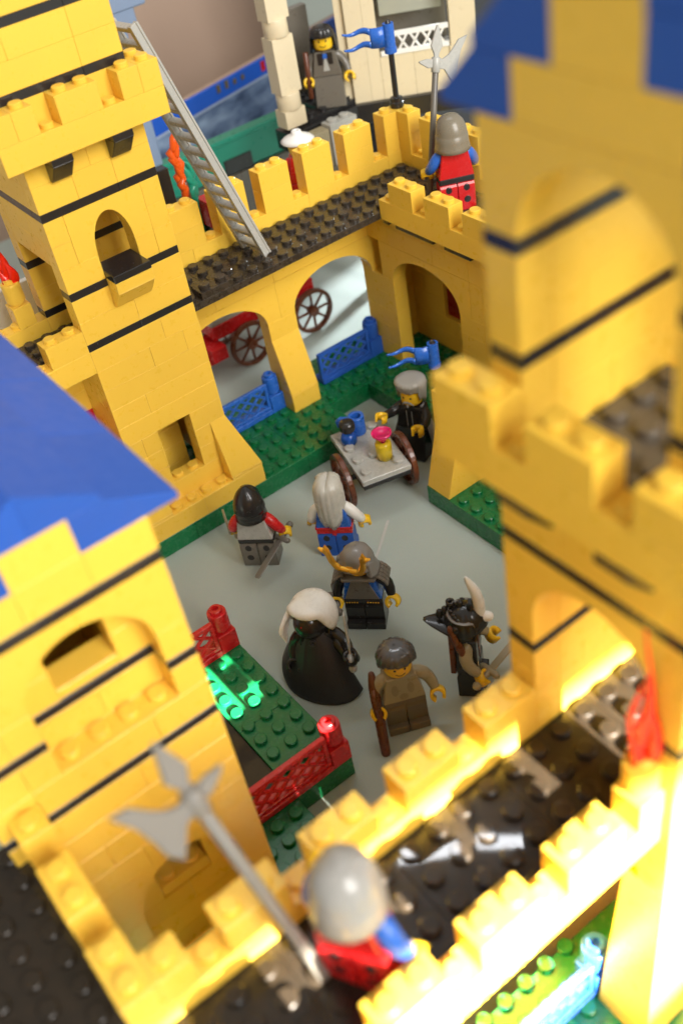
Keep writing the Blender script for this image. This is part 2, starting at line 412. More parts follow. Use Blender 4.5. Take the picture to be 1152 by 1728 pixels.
# ------------------------------------------------------------------ back tower
T = thing('tower', 'tall yellow brick tower with black bands, parapet and black ledge at upper left', 'tower', (-3, 3, 1.2))
ZS = courses((2.4, 13.2), (13.6, 16.0), (16.4, 20.0), (20.4, 25.2), (25.6, 28.0), (28.4, 33.2))
def f(m):
    cor = [(-1, 0, 2.4, 6.0), (-6, -5, 2.4, 6.0)]
    m.wall('x', -6, 0, 0, 1, ZS, [(-4, -2, 3.6, 7.2), (-4, -2, 16.4, 17.6), (-5, -1, 17.6, 20.0)] + cor, 11)
    m.arch('x', -5, -1, 0, 1, 17.6, 20.0, -4, -2, 19.45)
    m.wall('y', 1, 5, -6, -5, ZS, [(1, 5, 12.4, 17.6)], 12)
    m.wall('y', 1, 5, -1, 0, ZS, [(1, 5, 12.4, 17.6)], 13)
    m.wall('x', -6, 0, 5, 6, ZS, [(-4, -2, 17.6, 20.0), (-4, -2, 3.6, 7.2)], 14)
    # foot course with studs on its ledge
    for x0, x1 in ((-7, -3), (-3, 1)): m.brick(x0, x1, -1, 0, 1.2, 2.4, studs=False, tint=0.0)
    for x in range(-5, -1): m.stud(x + .5, -.5, 2.395)
    m.brick(0, 1, 0, 6, 1.2, 2.4); m.brick(-7, -6, 0, 6, 1.2, 2.4); m.brick(-6, 0, 0, 1, 1.2, 2.4)
    for x in (-3.5, -2.5): m.stud(x, .5, 3.595)
    # convex corner slopes
    m.hexa([(-1, -1, 2.6), (1, -1, 2.6), (-1, 1, 2.6), (1, 1, 2.6), (-1, 0, 6.0), (0, 0, 6.0), (-1, 1, 6.0), (0, 1, 6.0)], 0.03)
    m.box(-1, 1, -1, 1, 2.4, 2.6, 0.02)
    m.hexa([(-7, -1, 2.6), (-5, -1, 2.6), (-7, 1, 2.6), (-5, 1, 2.6), (-6, 0, 6.0), (-5, 0, 6.0), (-6, 1, 6.0), (-5, 1, 6.0)], 0.03)
    m.box(-7, -5, -1, 1, 2.4, 2.6, 0.02)
wall_t = part('wall', Y, T, f)
def band(root, ax, u0, u1, v0, v1, z, holes=()):
    iv = [(u0, u1)]
    for ha, hb, za, zb_ in holes:
        if za < z + .35 and zb_ > z + .05:
            iv = [p for a_, b_ in iv for p in ((a_, min(b_, ha)), (max(a_, hb), b_)) if p[1] - p[0] > .05]
    for a_, b_ in iv: part('black_band', BK, root, lambda m: m.wall(ax, a_, b_, v0, v1, [(z, z + .4)], (), int(z * 3)))
for z in (13.2, 16.0, 20.0, 25.2, 28.0):
    band(T, 'x', -6, 0, 0, 1, z, [(-4, -2, 16.4, 17)]); band(T, 'x', -6, 0, 5, 6, z)
    band(T, 'y', 1, 5, -6, -5, z, [(1, 5, 12.4, 17.6)]); band(T, 'y', 1, 5, -1, 0, z, [(1, 5, 12.4, 17.6)])
def f(m): m.brick(-5, -1, 1, 5, 12.0, 12.4, studs=True)
part('floor_plate', BKD, T, f)
part('inner_pillar', Y, T, lambda m: [m.brick(-3.3, -1.6, 3, 4.6, z, z + 1.2) for z in (1.2, 2.4, 3.6, 4.8, 6.0)])
led = part('window_ledge', BK, T, lambda m: (m.box(-4, -2, -1, 0.98, 16.4, 16.78, 0.03)))
part('ledge_bracket', Y, T, lambda m: m.hexa([(-4, -0.15, 14.85), (-2, -0.15, 14.85), (-4, 0.02, 14.85), (-2, 0.02, 14.85), (-4, -1, 15.85), (-2, -1, 15.85), (-4, 0.02, 15.85), (-2, 0.02, 15.85)], 0.03))
part('ledge_plate', Y, T, lambda m: m.box(-4, -2, -1, -0.01, 15.86, 16.39, 0.02))
for x in (-5, -2):
    part('corbel', BK, T, lambda m: (m.hexa([(x, -0.2, 21.6), (x + 1, -0.2, 21.6), (x, 0.02, 21.6), (x + 1, 0.02, 21.6), (x, -1, 22.5), (x + 1, -1, 22.5), (x, 0.02, 22.5), (x + 1, 0.02, 22.5)], 0.03), m.box(x, x + 1, -1, 0.02, 22.5, 22.79, 0.02)))
def f(m):
    m.brick(-7, 1, -1, 0, 22.8, 24.0, tint=0.01); m.brick(-7, -6, 0, 7, 22.8, 24.0); m.brick(0, 1, 0, 7, 22.8, 24.0); m.brick(-6, 0, 6, 7, 22.8, 24.0)
    for x in (-4.5, -1.5): m.stud(x, -.5, 23.995)
par = part('parapet', Y, T, f)
merlons(T, par, [(-7, -6, -1, 1), (-6, -5, -1, 0), (-4, -2, -1, 0), (-1, 0, -1, 0), (0, 1, -1, 1), (-7, -6, 2, 4), (-7, -6, 5, 7), (0, 1, 3, 5)], 24.0, 25.2)

# ------------------------------------------------------------------ back arcade (arches, walkway, parapet)
A = thing('arcade_wing', 'yellow wall with two open arches and a black studded walkway behind the courtyard', 'castle wall', (7, 4, 1.2))
def f(m):
    m.arch('x', -1, 7, 4, 5, 7.2, 9.6, 0, 6, 9.15); m.arch('x', 7, 15, 4, 5, 7.2, 9.6, 8, 14, 9.15)
    m.wall('x', 0, 15, 4, 5, courses((9.6, 12.0)), (), 21); m.wall('x', 0, 19, 5, 6, courses((9.6, 12.0)), (), 22)
    for x0 in (6, 14):
        m.brick(x0, x0 + 2, 4, 5, 6.0, 7.2) if x0 == 6 else None
    m.brick(6, 8, 4, 5, 1.2, 2.4); m.brick(6, 8, 3, 4, 1.2, 2.4)
    m.hexa([(6, 3, 2.5), (8, 3, 2.5), (6, 5, 2.5), (8, 5, 2.5), (6, 4, 6.0), (8, 4, 6.0), (6, 5, 6.0), (8, 5, 6.0)], 0.03)
    m.box(6, 8, 3, 5, 2.4, 2.5, 0.02)
    m.wall('y', 2, 5, 14, 15, courses((1.2, 7.2)), (), 23)
part('arch_wall', Y, A, f)
def f(m):
    for x0, x1 in ((0, 2), (2, 10), (10, 18)): m.brick(x0, x1, 1, 5, 12.0, 12.4, studs=True, tint=random.uniform(-.1, .1))
    m.brick(1, 3, 1, 2, 12.4, 12.8, studs=True)
part('walkway', BKD, A, f)
def f(m):
    for x0, x1 in ((0, 3), (3, 11), (11, 17), (17, 19)): m.brick(x0, x1, 5, 6, 12.0, 13.2)
    for x in range(1, 17, 3): m.stud(x + .5 + 0, 5.5, 13.195)
    m.stud(16.5, 5.5, 13.195); m.stud(13.5, 5.5, 13.195); m.stud(10.5, 5.5, 13.195)
par = part('parapet', Y, A, f)
merlons(A, par, [(2, 4, 5, 6), (5, 7, 5, 6), (8, 10, 5, 6), (11, 13, 5, 6), (14, 16, 5, 6)], 13.2, 15.6)
sub('merlon', Y, par, A, lambda m: (m.brick(17, 18, 5, 6, 13.2, 14.4), m.brick(17, 18, 5, 6, 14.4, 15.6, studs=True), m.brick(18, 19, 5, 6, 13.2, 14.4), m.brick(18, 19, 5, 6, 14.4, 15.6)))
sub('merlon', Y, par, A, lambda m: (m.brick(18, 19, 4, 5, 12.0, 14.4), m.brick(18, 19, 4, 5, 14.4, 15.6, studs=True)))

# ------------------------------------------------------------------ right wing
B = thing('side_wing', 'shaded yellow side wall with one deep arch and a low parapet at the right', 'castle wall', (15, -4, 1.2))
def f(m):
    m.arch('y', -5, 3, 14, 15, 7.2, 9.6, -4, 2, 9.15)
    m.wall('y', -20, 4, 14, 15, courses((9.6, 12.0)), (), 31)
    m.wall('y', -6, -4, 14, 15, courses((1.2, 7.2)), (), 32); m.wall('y', -20, -6, 14, 15, courses((1.2, 9.6)), (), 33); m.brick(14, 15, -6, -5, 7.2, 9.6)
    m.wall('y', -20, 5, 17, 18, courses((1.2, 12.0)), [(-1.5, 1, 3.6, 7.2)], 34)
    m.wall('x', 15, 17, 4, 5, courses((1.2, 12.0)), (), 35)
part('arch_wall', Y, B, f)
part('sun_block_wall', Y, B, lambda m: (m.wall('x', 0, 19, -32, -31, courses((0, 15.6)), (), 36), m.wall('y', -31, -20, 18, 19, courses((0, 12)), (), 37)))  # unseen closing walls, added to keep stray sun off the courtyard
part('door', RDD, B, lambda m: m.box(17.25, 17.7, -1.5, 1, 3.6, 7.2, 0.03))
def f(m):
    for y0, y1 in ((-3, 1), (-11, -3), (-19, -11)): m.brick(14, 18, y0, y1, 12.0, 12.4, studs=True)
part('walkway', BKD, B, f)
for ya, yb in ((-3.3, -.1), (-6.3, -4.2), (.5, 1)): part('black_band', BK, B, lambda m: m.box(13.12, 14, ya, yb, 11.68, 11.99, 0.03))
def f(m):
    m.brick(13, 14, -8, 1, 12.0, 13.2); m.brick(13, 14, -20, -8, 12.0, 13.2)
    for y in (.5, -2.5, -5.5): m.stud(13.5, y, 13.195)
par = part('parapet', Y, B, f)
merlons(B, par, [(13, 14, -2, 0), (13, 14, -5, -3), (13, 14, -8, -6), (13, 14, -11, -9)], 13.2, 14.4)
def f(m):
    m.brick(18, 19, -8, 4, 12.0, 13.2); m.brick(18, 19, -20, -8, 12.0, 13.2); m.stud(18.5, 3.5, 13.195)
par = part('parapet', Y, B, f)
merlons(B, par, [(18, 19, 1, 3), (18, 19, -2, 0), (18, 19, -5, -3), (18, 19, -8, -6), (18, 19, -11, -9)], 13.2, 15.6)

# ------------------------------------------------------------------ low wall left of the back tower
Lw = thing('low_rampart', 'short yellow wall and black walkway running left from the tall banded tower', 'castle wall', (-12, 3, 1.2))
def f(m):
    m.wall('x', -20, -6, 3, 4, courses((8.4, 12.0)), (), 41); m.wall('x', -20, -6, 5, 6, courses((1.2, 12.0)), (), 42)
part('wall', Y, Lw, f)
part('lower_wall', RD, Lw, lambda m: m.wall('x', -20, -6, 3, 4, courses((1.2, 8.4)), (), 43))
part('walkway', BKD, Lw, lambda m: (m.brick(-12, -6, 1, 5, 12.0, 12.4, studs=True), m.brick(-20, -12, 1, 5, 12.0, 12.4, studs=True), m.brick(-6, -5, 1, 5, 12.0, 12.4, studs=True)))
def f(m):
    m.brick(-14, -6, 0, 1, 12.0, 13.2); m.brick(-20, -14, 0, 1, 12, 13.2); m.stud(-8.5, .5, 13.195)
    m.brick(-20, -6, 5, 6, 12.0, 13.2)
    for x in (-7.5, -8.5, -11.5): m.stud(x, 5.5, 13.195)
par = part('parapet', Y, Lw, f)
merlons(Lw, par, [(-8, -6, 0, 1), (-11, -9, 0, 1), (-11, -9, 5, 6)], 13.2, 14.4)

# ------------------------------------------------------------------ right gate tower (close to the lens)
G = thing('tower', 'blurred yellow tower at right with stepped gable and blue roof', 'tower', (-3, -32, 1.2))
ZG = courses((1.2, 12.0)) + [(12.0, 13.0), (13.0, 14.0), (14.0, 15.0), (15.0, 16.0)] + courses((16.4, 20.0), (20.4, 22.8)) + [(22.8, 23.2)] + courses((23.2, 25.6), (26.0, 28.4), (28.8, 31.2))
def f(m):
    ah = [(-34, -30, 12.4, 17.6), (-35, -29, 17.6, 20.0), (-34, -30, 23.2, 28.8), (-35, -29, 28.8, 31.2), (-34, -30, 1.2, 9.6)]
    for x in (-6, -1):
        m.wall('y', -35, -29, x, x + 1, ZG, ah, 51 + x)
        m.arch('y', -35, -29, x, x + 1, 17.6, 20.0, -34, -30, 19.5); m.arch('y', -35, -29, x, x + 1, 28.8, 31.2, -34, -30, 30.75)
    m.wall('x', -5, -1, -30, -29, ZG, (), 55)
    m.wall('x', -5, -1, -35, -34, ZG, [(-5, -1, 13.0, 18.8), (-5, -1, 23.2, 31.0)], 56)
    # stepped gables
    for x in (-6, -1):
        m.brick(x, x + 1, -34, -30, 31.2, 32.4); m.brick(x, x + 1, -33, -31, 32.4, 34.8)
    # sloped foot
    m.hexa([(-7, -35.6, 1.2), (-5, -35.6, 1.2), (-7, -33.5, 1.2), (-5, -33.5, 1.2), (-6, -35.0, 9), (-5, -35.0, 9), (-6, -33.5, 9), (-5, -33.5, 9)], 0.03)
part('wall', Y, G, f)
for z in (16.0, 20.0, 25.6, 28.4):
    hh = () if z == 20.0 else [(-34, -30, z - .1, z + .5)]
    for x in (-6, -1): band(G, 'y', -35, -29, x, x + 1, z, hh)
    band(G, 'x', -5, -1, -30, -29, z)
    if z == 20.0: band(G, 'x', -5, -1, -35, -34, z)
def f(m): m.brick(-5, -1, -34, -30, 22.8, 23.2, studs=True); m.brick(-6, -5, -34, -30, 22.8, 23.2, studs=True)
part('floor_plate', plastic('glint_paled_dusty_plastic', (.085, .068, .048), .22, .25, dust=.5, dustcol=(.17, .14, .10)), G, f)  # dusty floor, its glints put into the colour as a paler grey-brown
for y in (-31, -34):
    part('corbel', BK, G, lambda m: (m.hexa([(-6.2, y, 21.6), (-5.98, y, 21.6), (-6.2, y + 1, 21.6), (-5.98, y + 1, 21.6), (-7, y, 22.5), (-5.98, y, 22.5), (-7, y + 1, 22.5), (-5.98, y + 1, 22.5)], 0.03), m.box(-7, -5.98, y, y + 1, 22.5, 22.79, 0.02)))
def f(m):
    m.brick(-7, -6, -36, -28, 22.8, 24.0); m.brick(-6, 1, -36, -35, 22.8, 24.0); m.brick(-6, 1, -29, -28, 22.8, 24.0); m.brick(0, 1, -35, -29, 22.8, 24.0)
    for y in (-30.5, -33.5): m.stud(-6.5, y, 23.995)
par = part('parapet', Y, G, f)
merlons(G, par, [(-7, -6, -30, -28), (-7, -6, -33, -31), (-7, -6, -36, -34), (-4, -2, -29, -28), (0, 1, -30, -28), (0, 1, -33, -31)], 24.0, 25.2)
def f(m):
    for k in range(4):
        z = 31.2 + 1.2 * k
        for sgn in (1, -1):
            yo, yi = -32 + sgn * (4 - k), -32 + sgn * max(0.02, (2 - k)) if k < 2 else -32 + sgn * 0.0
            yt = -32 + sgn * (3 - k)
            M = Matrix.Translation((-2.5, 0, 0)) @ Matrix(((0, 0, 1, 0), (1, 0, 0, 0), (0, 1, 0, 0), (0, 0, 0, 1)))
            m.prism([(yo, z), (yi, z), (yi, z + 1.19), (yt, z + 1.19), (yo, z + 0.22)] if k < 3 else [(yo, z), (-32, z), (-32, z + 1.19), (yo, z + .22)], 6.98, random.uniform(-.06, .06), M, 0.02)
part('roof', BL, G, f)

# ------------------------------------------------------------------ left hall with blue roof
H = thing('tower', 'blurred yellow gatehouse tower at left under a smooth blue roof', 'tower', (-16, -17, 1.2))
ZH = courses((1.2, 13.2), (13.6, 16.0), (16.4, 20.0), (20.4, 21.6))
def f(m):
    hs = [(-18, -14, 14.8, 17.6), (-19, -13, 17.6, 20.0), (-18, -14, 1.2, 6.0), (-19, -13, 6.0, 8.4)]
    m.wall('x', -19, -13, -23, -22, ZH, hs, 61)
    m.arch('x', -19, -13, -23, -22, 17.6, 20.0, -18, -14, 19.45); m.arch('x', -19, -13, -23, -22, 6.0, 8.4, -18, -14, 8.25)
    m.wall('x', -19, -13, -22, -21, ZH, [(-17, -15, 16.8, 20.0), (-17, -15, 4.9, 9.6)], 62)
    m.brick(-18, -14, -22.95, -21.95, 13.6, 14.79, tint=0.0)
    for x in (-17.5, -16.5, -15.5, -14.5): m.stud(x, -22.45, 14.785)
    m.wall('x', -20.4, -19, -23, -22, ZH, (), 63)
    m.wall('y', -21, -11, -19, -18, ZH, (), 64); m.wall('y', -21, -11, -14, -13, ZH, (), 65); m.wall('x', -19, -13, -12, -11, ZH, (), 66)
    m.brick(-17, -15, -23, -22, 21.6, 22.8, tint=0.02); m.brick(-13.9, -13, -23, -22, 21.6, 21.65) if False else None
    m.box(-17, -15, -21.99, -20.9, 16.41, 16.8, 0.03); m.box(-16.98, -15.02, -21.97, -19, 4.86, 5.4, 0.03)
    for x in (-16.5, -15.5): m.stud(x, -21.55, 5.395)
part('wall', Y, H, f)
for z in (13.2, 16.0, 20.0):
    band(H, 'x', -20.4, -13, -23, -22, z, [(-18, -14, 15, 17)]); band(H, 'x', -19, -13, -22, -21, z)
    band(H, 'y', -21, -11, -14, -13, z); band(H, 'y', -21, -11, -19, -18, z)
def f(m):
    for k in range(2):
        z = 21.6 + 1.2 * k
        for sgn in (1, -1):
            xo, xt, xi = -16 + sgn * (4 - 2 * k), -16 + sgn * (2 - 2 * k), -16 + sgn * (1 - k)
            pts = [(xo, z), (xi, z), (xi, z + 1.19), (xt, z + 1.19 + (.2 if False else 0)), (xo, z + 0.2)]
            if k == 1: pts = [(xo, z), (-16, z), (-16, z + 1.35), (xo, z + 0.2)]
            for y0, y1 in ((-23, -19), (-19, -15), (-15, -10.8)):
                M = Matrix.Translation((0, (y0 + y1) / 2, 0)) @ Matrix(((1, 0, 0, 0), (0, 0, -1, 0), (0, 1, 0, 0), (0, 0, 0, 1)))
                m.prism(pts, y1 - y0 - 0.012, random.uniform(-.05, .05), M, 0.02)
part('roof', BL, H, f)

# ------------------------------------------------------------------ front gatehouse wall and walkway
Fw = thing('gatehouse_front', 'blurred front wall with glossy dark walkway, low battlements catching the sun', 'castle wall', (-12, -32, 0))
def f(m):
    m.wall('y', -29, -23, -20, -19, courses((1.2, 12.0)), (), 71); m.wall('x', -20, -14, -30, -29, courses((1.2, 12.0)), [(-18.5, -17.9, 1.2, 6.0)], 72)  # unseen slot cut so that sun reaches the hollow behind
    m.wall('x', -15, -6, -31, -30, courses((1.2, 7.2)) + [(7.2, 7.5), (7.5, 7.7), (7.7, 8.3), (8.3, 9.1), (9.1, 9.4), (9.4, 10.0), (10.0, 10.8), (10.8, 12.0)], [(-10.3, -9.1, 8.3, 10.0), (-8.9, -7.7, 8.3, 9.1), (-8.7, -8.1, 9.4, 10.0), (-9.6, -8.3, 7.5, 7.7)], 73); m.brick(-24, -20, -23, -22, 1.2, 12.0)  # unseen holes, cut to shape the broken sun patch on the garden bed
part('wall', Y, Fw, f)
part('green_foot', GN, Fw, lambda m: (m.box(-11, 0, -36, -31.4, 0, 1.2, 0.04), [m.stud(x + .5, y + .5, 1.19) for x in range(-11, -6) for y in range(-35, -31)], m.box(-20, -13, -30, -11, 0, 1.19, 0.03)))
def f(m):
    for x0 in range(-28, 0, 4):
        m.brick(x0, x0 + 4, -34, -30, 12.0, 12.4, studs=False, tint=random.uniform(-.2, .2))
        for x in range(x0, x0 + 4):
            for y in range(-34, -30): m.stud(x + .5, y + .5, 12.395, random.uniform(-.1, .1), h=.21 if x > -14 else .12)
    m.brick(-24, -20, -30, -22, 12.0, 12.4)
    for x in range(-24, -20):
        for y in range(-30, -22): m.stud(x + .5, y + .5, 12.395, h=.12)
part('walkway', DKP, Fw, f)
def f(m):
    m.brick(-20, -19, -29, -23, 12.0, 13.2); m.brick(-20, -14, -30, -29, 12.0, 13.2); m.brick(-14, -6, -30, -29, 12.0, 13.2)
    for x in (-17.5, -14.5, -11.5, -8.5): m.stud(x, -29.5, 13.195)
    for y in (-27.5, -24.5): m.stud(-19.5, y, 13.195)
par = part('parapet', Y, Fw, f)
merlons(Fw, par, [(-20, -19, -30, -28), (-19, -18, -30, -29), (-20, -19, -27, -25), (-20, -19, -24, -23), (-17, -15, -30, -29), (-14, -12, -30, -29), (-11, -9, -30, -29), (-8, -6, -30, -29)], 13.2, 14.4)
def f(m):
    m.brick(-18, -12, -34.65, -33.65, 12.0, 13.2); m.brick(-12, -6, -34.65, -33.65, 12.0, 13.2)
    for x in (-13, -10, -16): m.stud(x, -34.15, 13.195)
par = part('parapet', Y, Fw, f)
merlons(Fw, par, [(-9.5, -7.5, -34.65, -33.65), (-12.5, -10.5, -34.65, -33.65), (-15.5, -13.5, -34.65, -33.65), (-18.5, -16.5, -34.65, -33.65)], 13.2, 14.4)

# ------------------------------------------------------------------ garden bed
Gd = thing('garden_bed', 'green studded bed with a dark plate beside the left tower, streaked by sunlight', 'garden bed', (-9, -15, 0))
def f(m):
    m.box(-10.1, -7.12, -15, -9.55, 0, 1.2, 0.03, 0.02, 0.006); m.box(-10.1, -7.12, -19.58, -15, 0, 1.2, 0.03, -0.02, 0.006); m.box(-13, -10.1, -23, -19.58, 0, 1.19, 0.03)
    for x in (-7.62, -8.62, -9.6):
        for k in range(10): m.stud(x, -10.05 - k, 1.19)
    for x in (-10.6, -11.57, -12.5):
        for y in (-20.18, -21.04, -22.0): m.stud(x, y, 1.185)
part('green_bed', GN, Gd, f)
def f(m):
    m.box(-13, -10.12, -19.55, -9.55, 0, 1.15, 0.03)
    m.box(-12.9, -10.2, -19.4, -9.7, 1.15, 1.2, 0.02)
part('dark_plate', DKP, Gd, f)

# ------------------------------------------------------------------ lattice fences
def fence(name, label, x0, x1, y, z, mat, post=1, group='lattice fences', post_gap=0.0):
    t = thing(name, label, 'fence', ((x0 + x1) / 2, y, z), group=group)
    L = x1 - x0
    def f(m):
        m.box(x0, x1, y - .5, y + .5, z, z + .34, 0.03)
        m.box(x0, x1, y - .42, y - .16, z + .34, z + .55, 0.03); m.box(x0, x1, y - .42, y - .16, z + 1.98, z + 2.22, 0.03)
        for a in (x0, x1 - .22): m.box(a, a + .22, y - .42, y - .16, z + .55, z + 1.98, 0.03)
        n = 4; h = 1.43; w = (L - .44)
        st = w / n
        for k in range(-2, n + 1):
            for sgn in (1, -1):
                a = x0 + .22 + k * st; b = a + 2 * st
                u0, u1 = max(a, x0 + .2), min(b, x1 - .2)
                if u1 - u0 < .1: continue
                zz = lambda u: (u - a) / (b - a) * h
                za, zb = zz(u0), zz(u1)
                if sgn < 0: za, zb = h - za, h - zb
                d = Vector((u1 - u0, 0, zb - za)); p = Vector((-d.z, 0, d.x)).normalized() * .075
                q0, q1 = Vector((u0, 0, z + .55 + za)), Vector((u1, 0, z + .55 + zb))
                yy = (-.36, -.22) if sgn > 0 else (-.35, -.21)
                m.hexa([q0 - p + Vector((0, y + yy[0], 0)), q1 - p + Vector((0, y + yy[0], 0)), q0 - p + Vector((0, y + yy[1], 0)), q1 - p + Vector((0, y + yy[1], 0)),
                        q0 + p + Vector((0, y + yy[0], 0)), q1 + p + Vector((0, y + yy[0], 0)), q0 + p + Vector((0, y + yy[1], 0)), q1 + p + Vector((0, y + yy[1], 0))], 0.015)
    part('lattice', mat, t, f)
    def g(m):
        px = x1 + .5 + post_gap
        m.box(px - .49, px + .49, y - .49, y + .49, z, z + 1.2, 0.03)
        M = Matrix.Translation((px, y, z + 1.2))
        m.lathe([(0, 0), (.34, 0), (.34, .18), (.49, .20), (.49, 1.0), (.47, 1.18), (.45, 1.2), (.32, 1.2), (.32, 1.38), (.29, 1.41), (.17, 1.41), (.15, 1.2), (0, 1.2)], 24, 0, M, False)
    part('post', mat, t, g)
    return t
fence('lattice_fence', 'red lattice fence at the front edge of the green garden bed', -12.2, -8.1, -19.1, 1.2, RD)
fence('lattice_fence', 'red lattice fence at the far edge of the green garden bed', -12.2, -8.1, -10.05, 1.2, RD)
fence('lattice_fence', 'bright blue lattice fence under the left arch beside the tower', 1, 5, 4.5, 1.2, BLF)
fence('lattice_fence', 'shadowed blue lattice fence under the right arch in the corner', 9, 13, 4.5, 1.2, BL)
fence('lattice_fence', 'sunlit blue lattice fence outside the front wall at bottom right', -11, -7, -32.9, 1.2, BLF)

# ------------------------------------------------------------------ toy figures
def rotx(a): return Matrix.Rotation(a, 4, 'X')
def figure(label, loc, facing, c, arms=(0, 0), head_yaw=0.0, group='toy figures', face=True, legs='legs', name='toy_figure', hand_tw=(0, 0), splay=(0, 0)):
    """c: dict torso, arm, hand, hip, leg, head materials. facing in degrees, local +y is forward"""
    t = thing(name, label, 'toy figure', loc, math.radians(facing - 90), group)
    if legs == 'legs':
        for sg in (-1, 1):
            def f(m):
                x0, x1 = (0.02, 0.97) if sg > 0 else (-0.97, -0.02)
                prof = [(-.48, 0), (.74, 0), (.76, .04), (.76, .42), (.72, .46), (.50, .48), (.50, 1.30)] + [(.5 * math.cos(a), 1.30 + .42 * math.sin(a)) for a in [PI * k / 10 for k in range(1, 10)]] + [(-.5, 1.30), (-.5, .04)]
                M = Matrix.Translation(((x0 + x1) / 2, 0, 0)) @ Matrix(((0, 0, 1, 0), (1, 0, 0, 0), (0, 1, 0, 0), (0, 0, 0, 1)))
                m.prism(prof, x1 - x0, 0, M, 0.02)
            lg = part('leg', c['leg'], t, f, False)
            for z, r in ((.62, .22), (1.28, .2)):
                o = part('leg_hole', BK, t, lambda m: m.cyl((sg * .5, -.505, z), (sg * .5, -.40, z), r, n=16), False); o.parent = lg
        def f(m):
            m.box(-.97, .97, -.47, .47, 1.62, 1.92, 0.03); m.box(-.06, .06, -.4, .4, 1.0, 1.65, 0.02)
        part('hips', c['hip'], t, f, False)
    elif legs == 'skirt':
        part('skirt', c['leg'], t, lambda m: m.hexa([(-1.0, -.7, 0), (1.0, -.7, 0), (-1.0, .95, 0), (1.0, .95, 0), (-.97, -.5, 1.92), (.97, -.5, 1.92), (-.97, .5, 1.92), (.97, .5, 1.92)], 0.05), False)
    part('torso', c['torso'], t, lambda m: (m.hexa([(-.98, -.5, 1.93), (.98, -.5, 1.93), (-.98, .5, 1.93), (.98, .5, 1.93), (-.68, -.47, 3.5), (.68, -.47, 3.5), (-.68, .47, 3.5), (.68, .47, 3.5)], 0.05), m.cyl((0, 0, 3.48), (0, 0, 3.62), .36)), False)
    hands = []
    for k, sg in enumerate((-1, 1)):
        R = Matrix.Translation((sg * .78, 0, 3.14)) @ rotx(arms[k]) @ Matrix.Rotation(splay[k] * -sg, 4, 'Y')
        def f(m):
            m.tube([(-sg * .06, 0, .02), (sg * .08, .0, -.16), (sg * .22, .03, -.42), (sg * .31, .14, -.70), (sg * .36, .34, -.92), (sg * .36, .50, -1.06)], [.30, .315, .305, .285, .26, .235], 16, 0, R)
        arm = part('arm', c['arm'], t, f, False)
        d = Vector((0, .72, -.69)).normalized(); hx = Vector((1, 0, 0)); ax = Vector((0, .69, .72)).normalized()
        tw = Matrix.Rotation(hand_tw[k], 3, d); hx = tw @ hx; ax = tw @ ax
        w = Vector((sg * .36, .50, -1.06)); hc = w + d * .46
        def f(m):
            m.cyl(tuple(R @ w), tuple(R @ (w + d * .22)), .2, n=14)
            outr, inr, hh = .36, .215, .23
            ang = [math.radians(38 + (322 - 38) * q / 22) for q in range(23)]
            rows = []
            for q in ang:
                r = d * math.cos(q) + hx * math.sin(q)
                rows.append([R @ (hc + r * inr - ax * hh), R @ (hc + r * outr - ax * hh), R @ (hc + r * outr + ax * hh), R @ (hc + r * inr + ax * hh)])
            m.grid(rows, 0, True, closed=True)
            for rr in (rows[0], rows[-1]): m.add(rr, [[0, 1, 2, 3]])
        hd = part('hand', c['hand'], t, f, False); hd.parent = arm
        hands.append((R @ hc, (R.to_3x3() @ ax).normalized(), (R.to_3x3() @ d).normalized()))
    hm = Matrix.Translation((0, 0, 3.58)) @ Matrix.Rotation(head_yaw, 4, 'Z')
    head = part('head', c['head'], t, lambda m: m.lathe([(0, 0), (.42, 0), (.55, .04), (.62, .14), (.64, .28), (.64, .78), (.61, .92), (.53, 1.02), (.42, 1.06), (.31, 1.06), (.31, 1.22), (.28, 1.25), (0, 1.25)], 28, 0, hm), False)
    if face:
        def spot_(m, a, z, w, h, r=.647, n=12):
            rows = []
            for ring in (0.001, 1.0):
                rows.append([(hm @ Vector((r * math.sin(a + ring * w * math.cos(q)), r * math.cos(a + ring * w * math.cos(q)), z + ring * h * math.sin(q)))) for q in [2 * PI * k / n for k in range(n)]])
            m.grid(rows, 0, False, closed=True)
        for a in (-.36, .36):
            o = part('eye', BK, t, lambda m: spot_(m, a, .62, .095, .075), False); o.parent = head
        def f(m):
            for q in range(9):
                a = -.30 + .075 * q; spot_(m, a, .27 + .9 * a * a * .9, .055, .028)
        o = part('mouth', BK, t, f, False); o.parent = head
    M = Matrix.Translation(Vector(loc)) @ Matrix.Rotation(math.radians(facing - 90), 4, 'Z')
    wh = [(M @ p, (M.to_3x3() @ a), (M.to_3x3() @ d)) for p, a, d in hands]
    return t, head, hm, wh, M
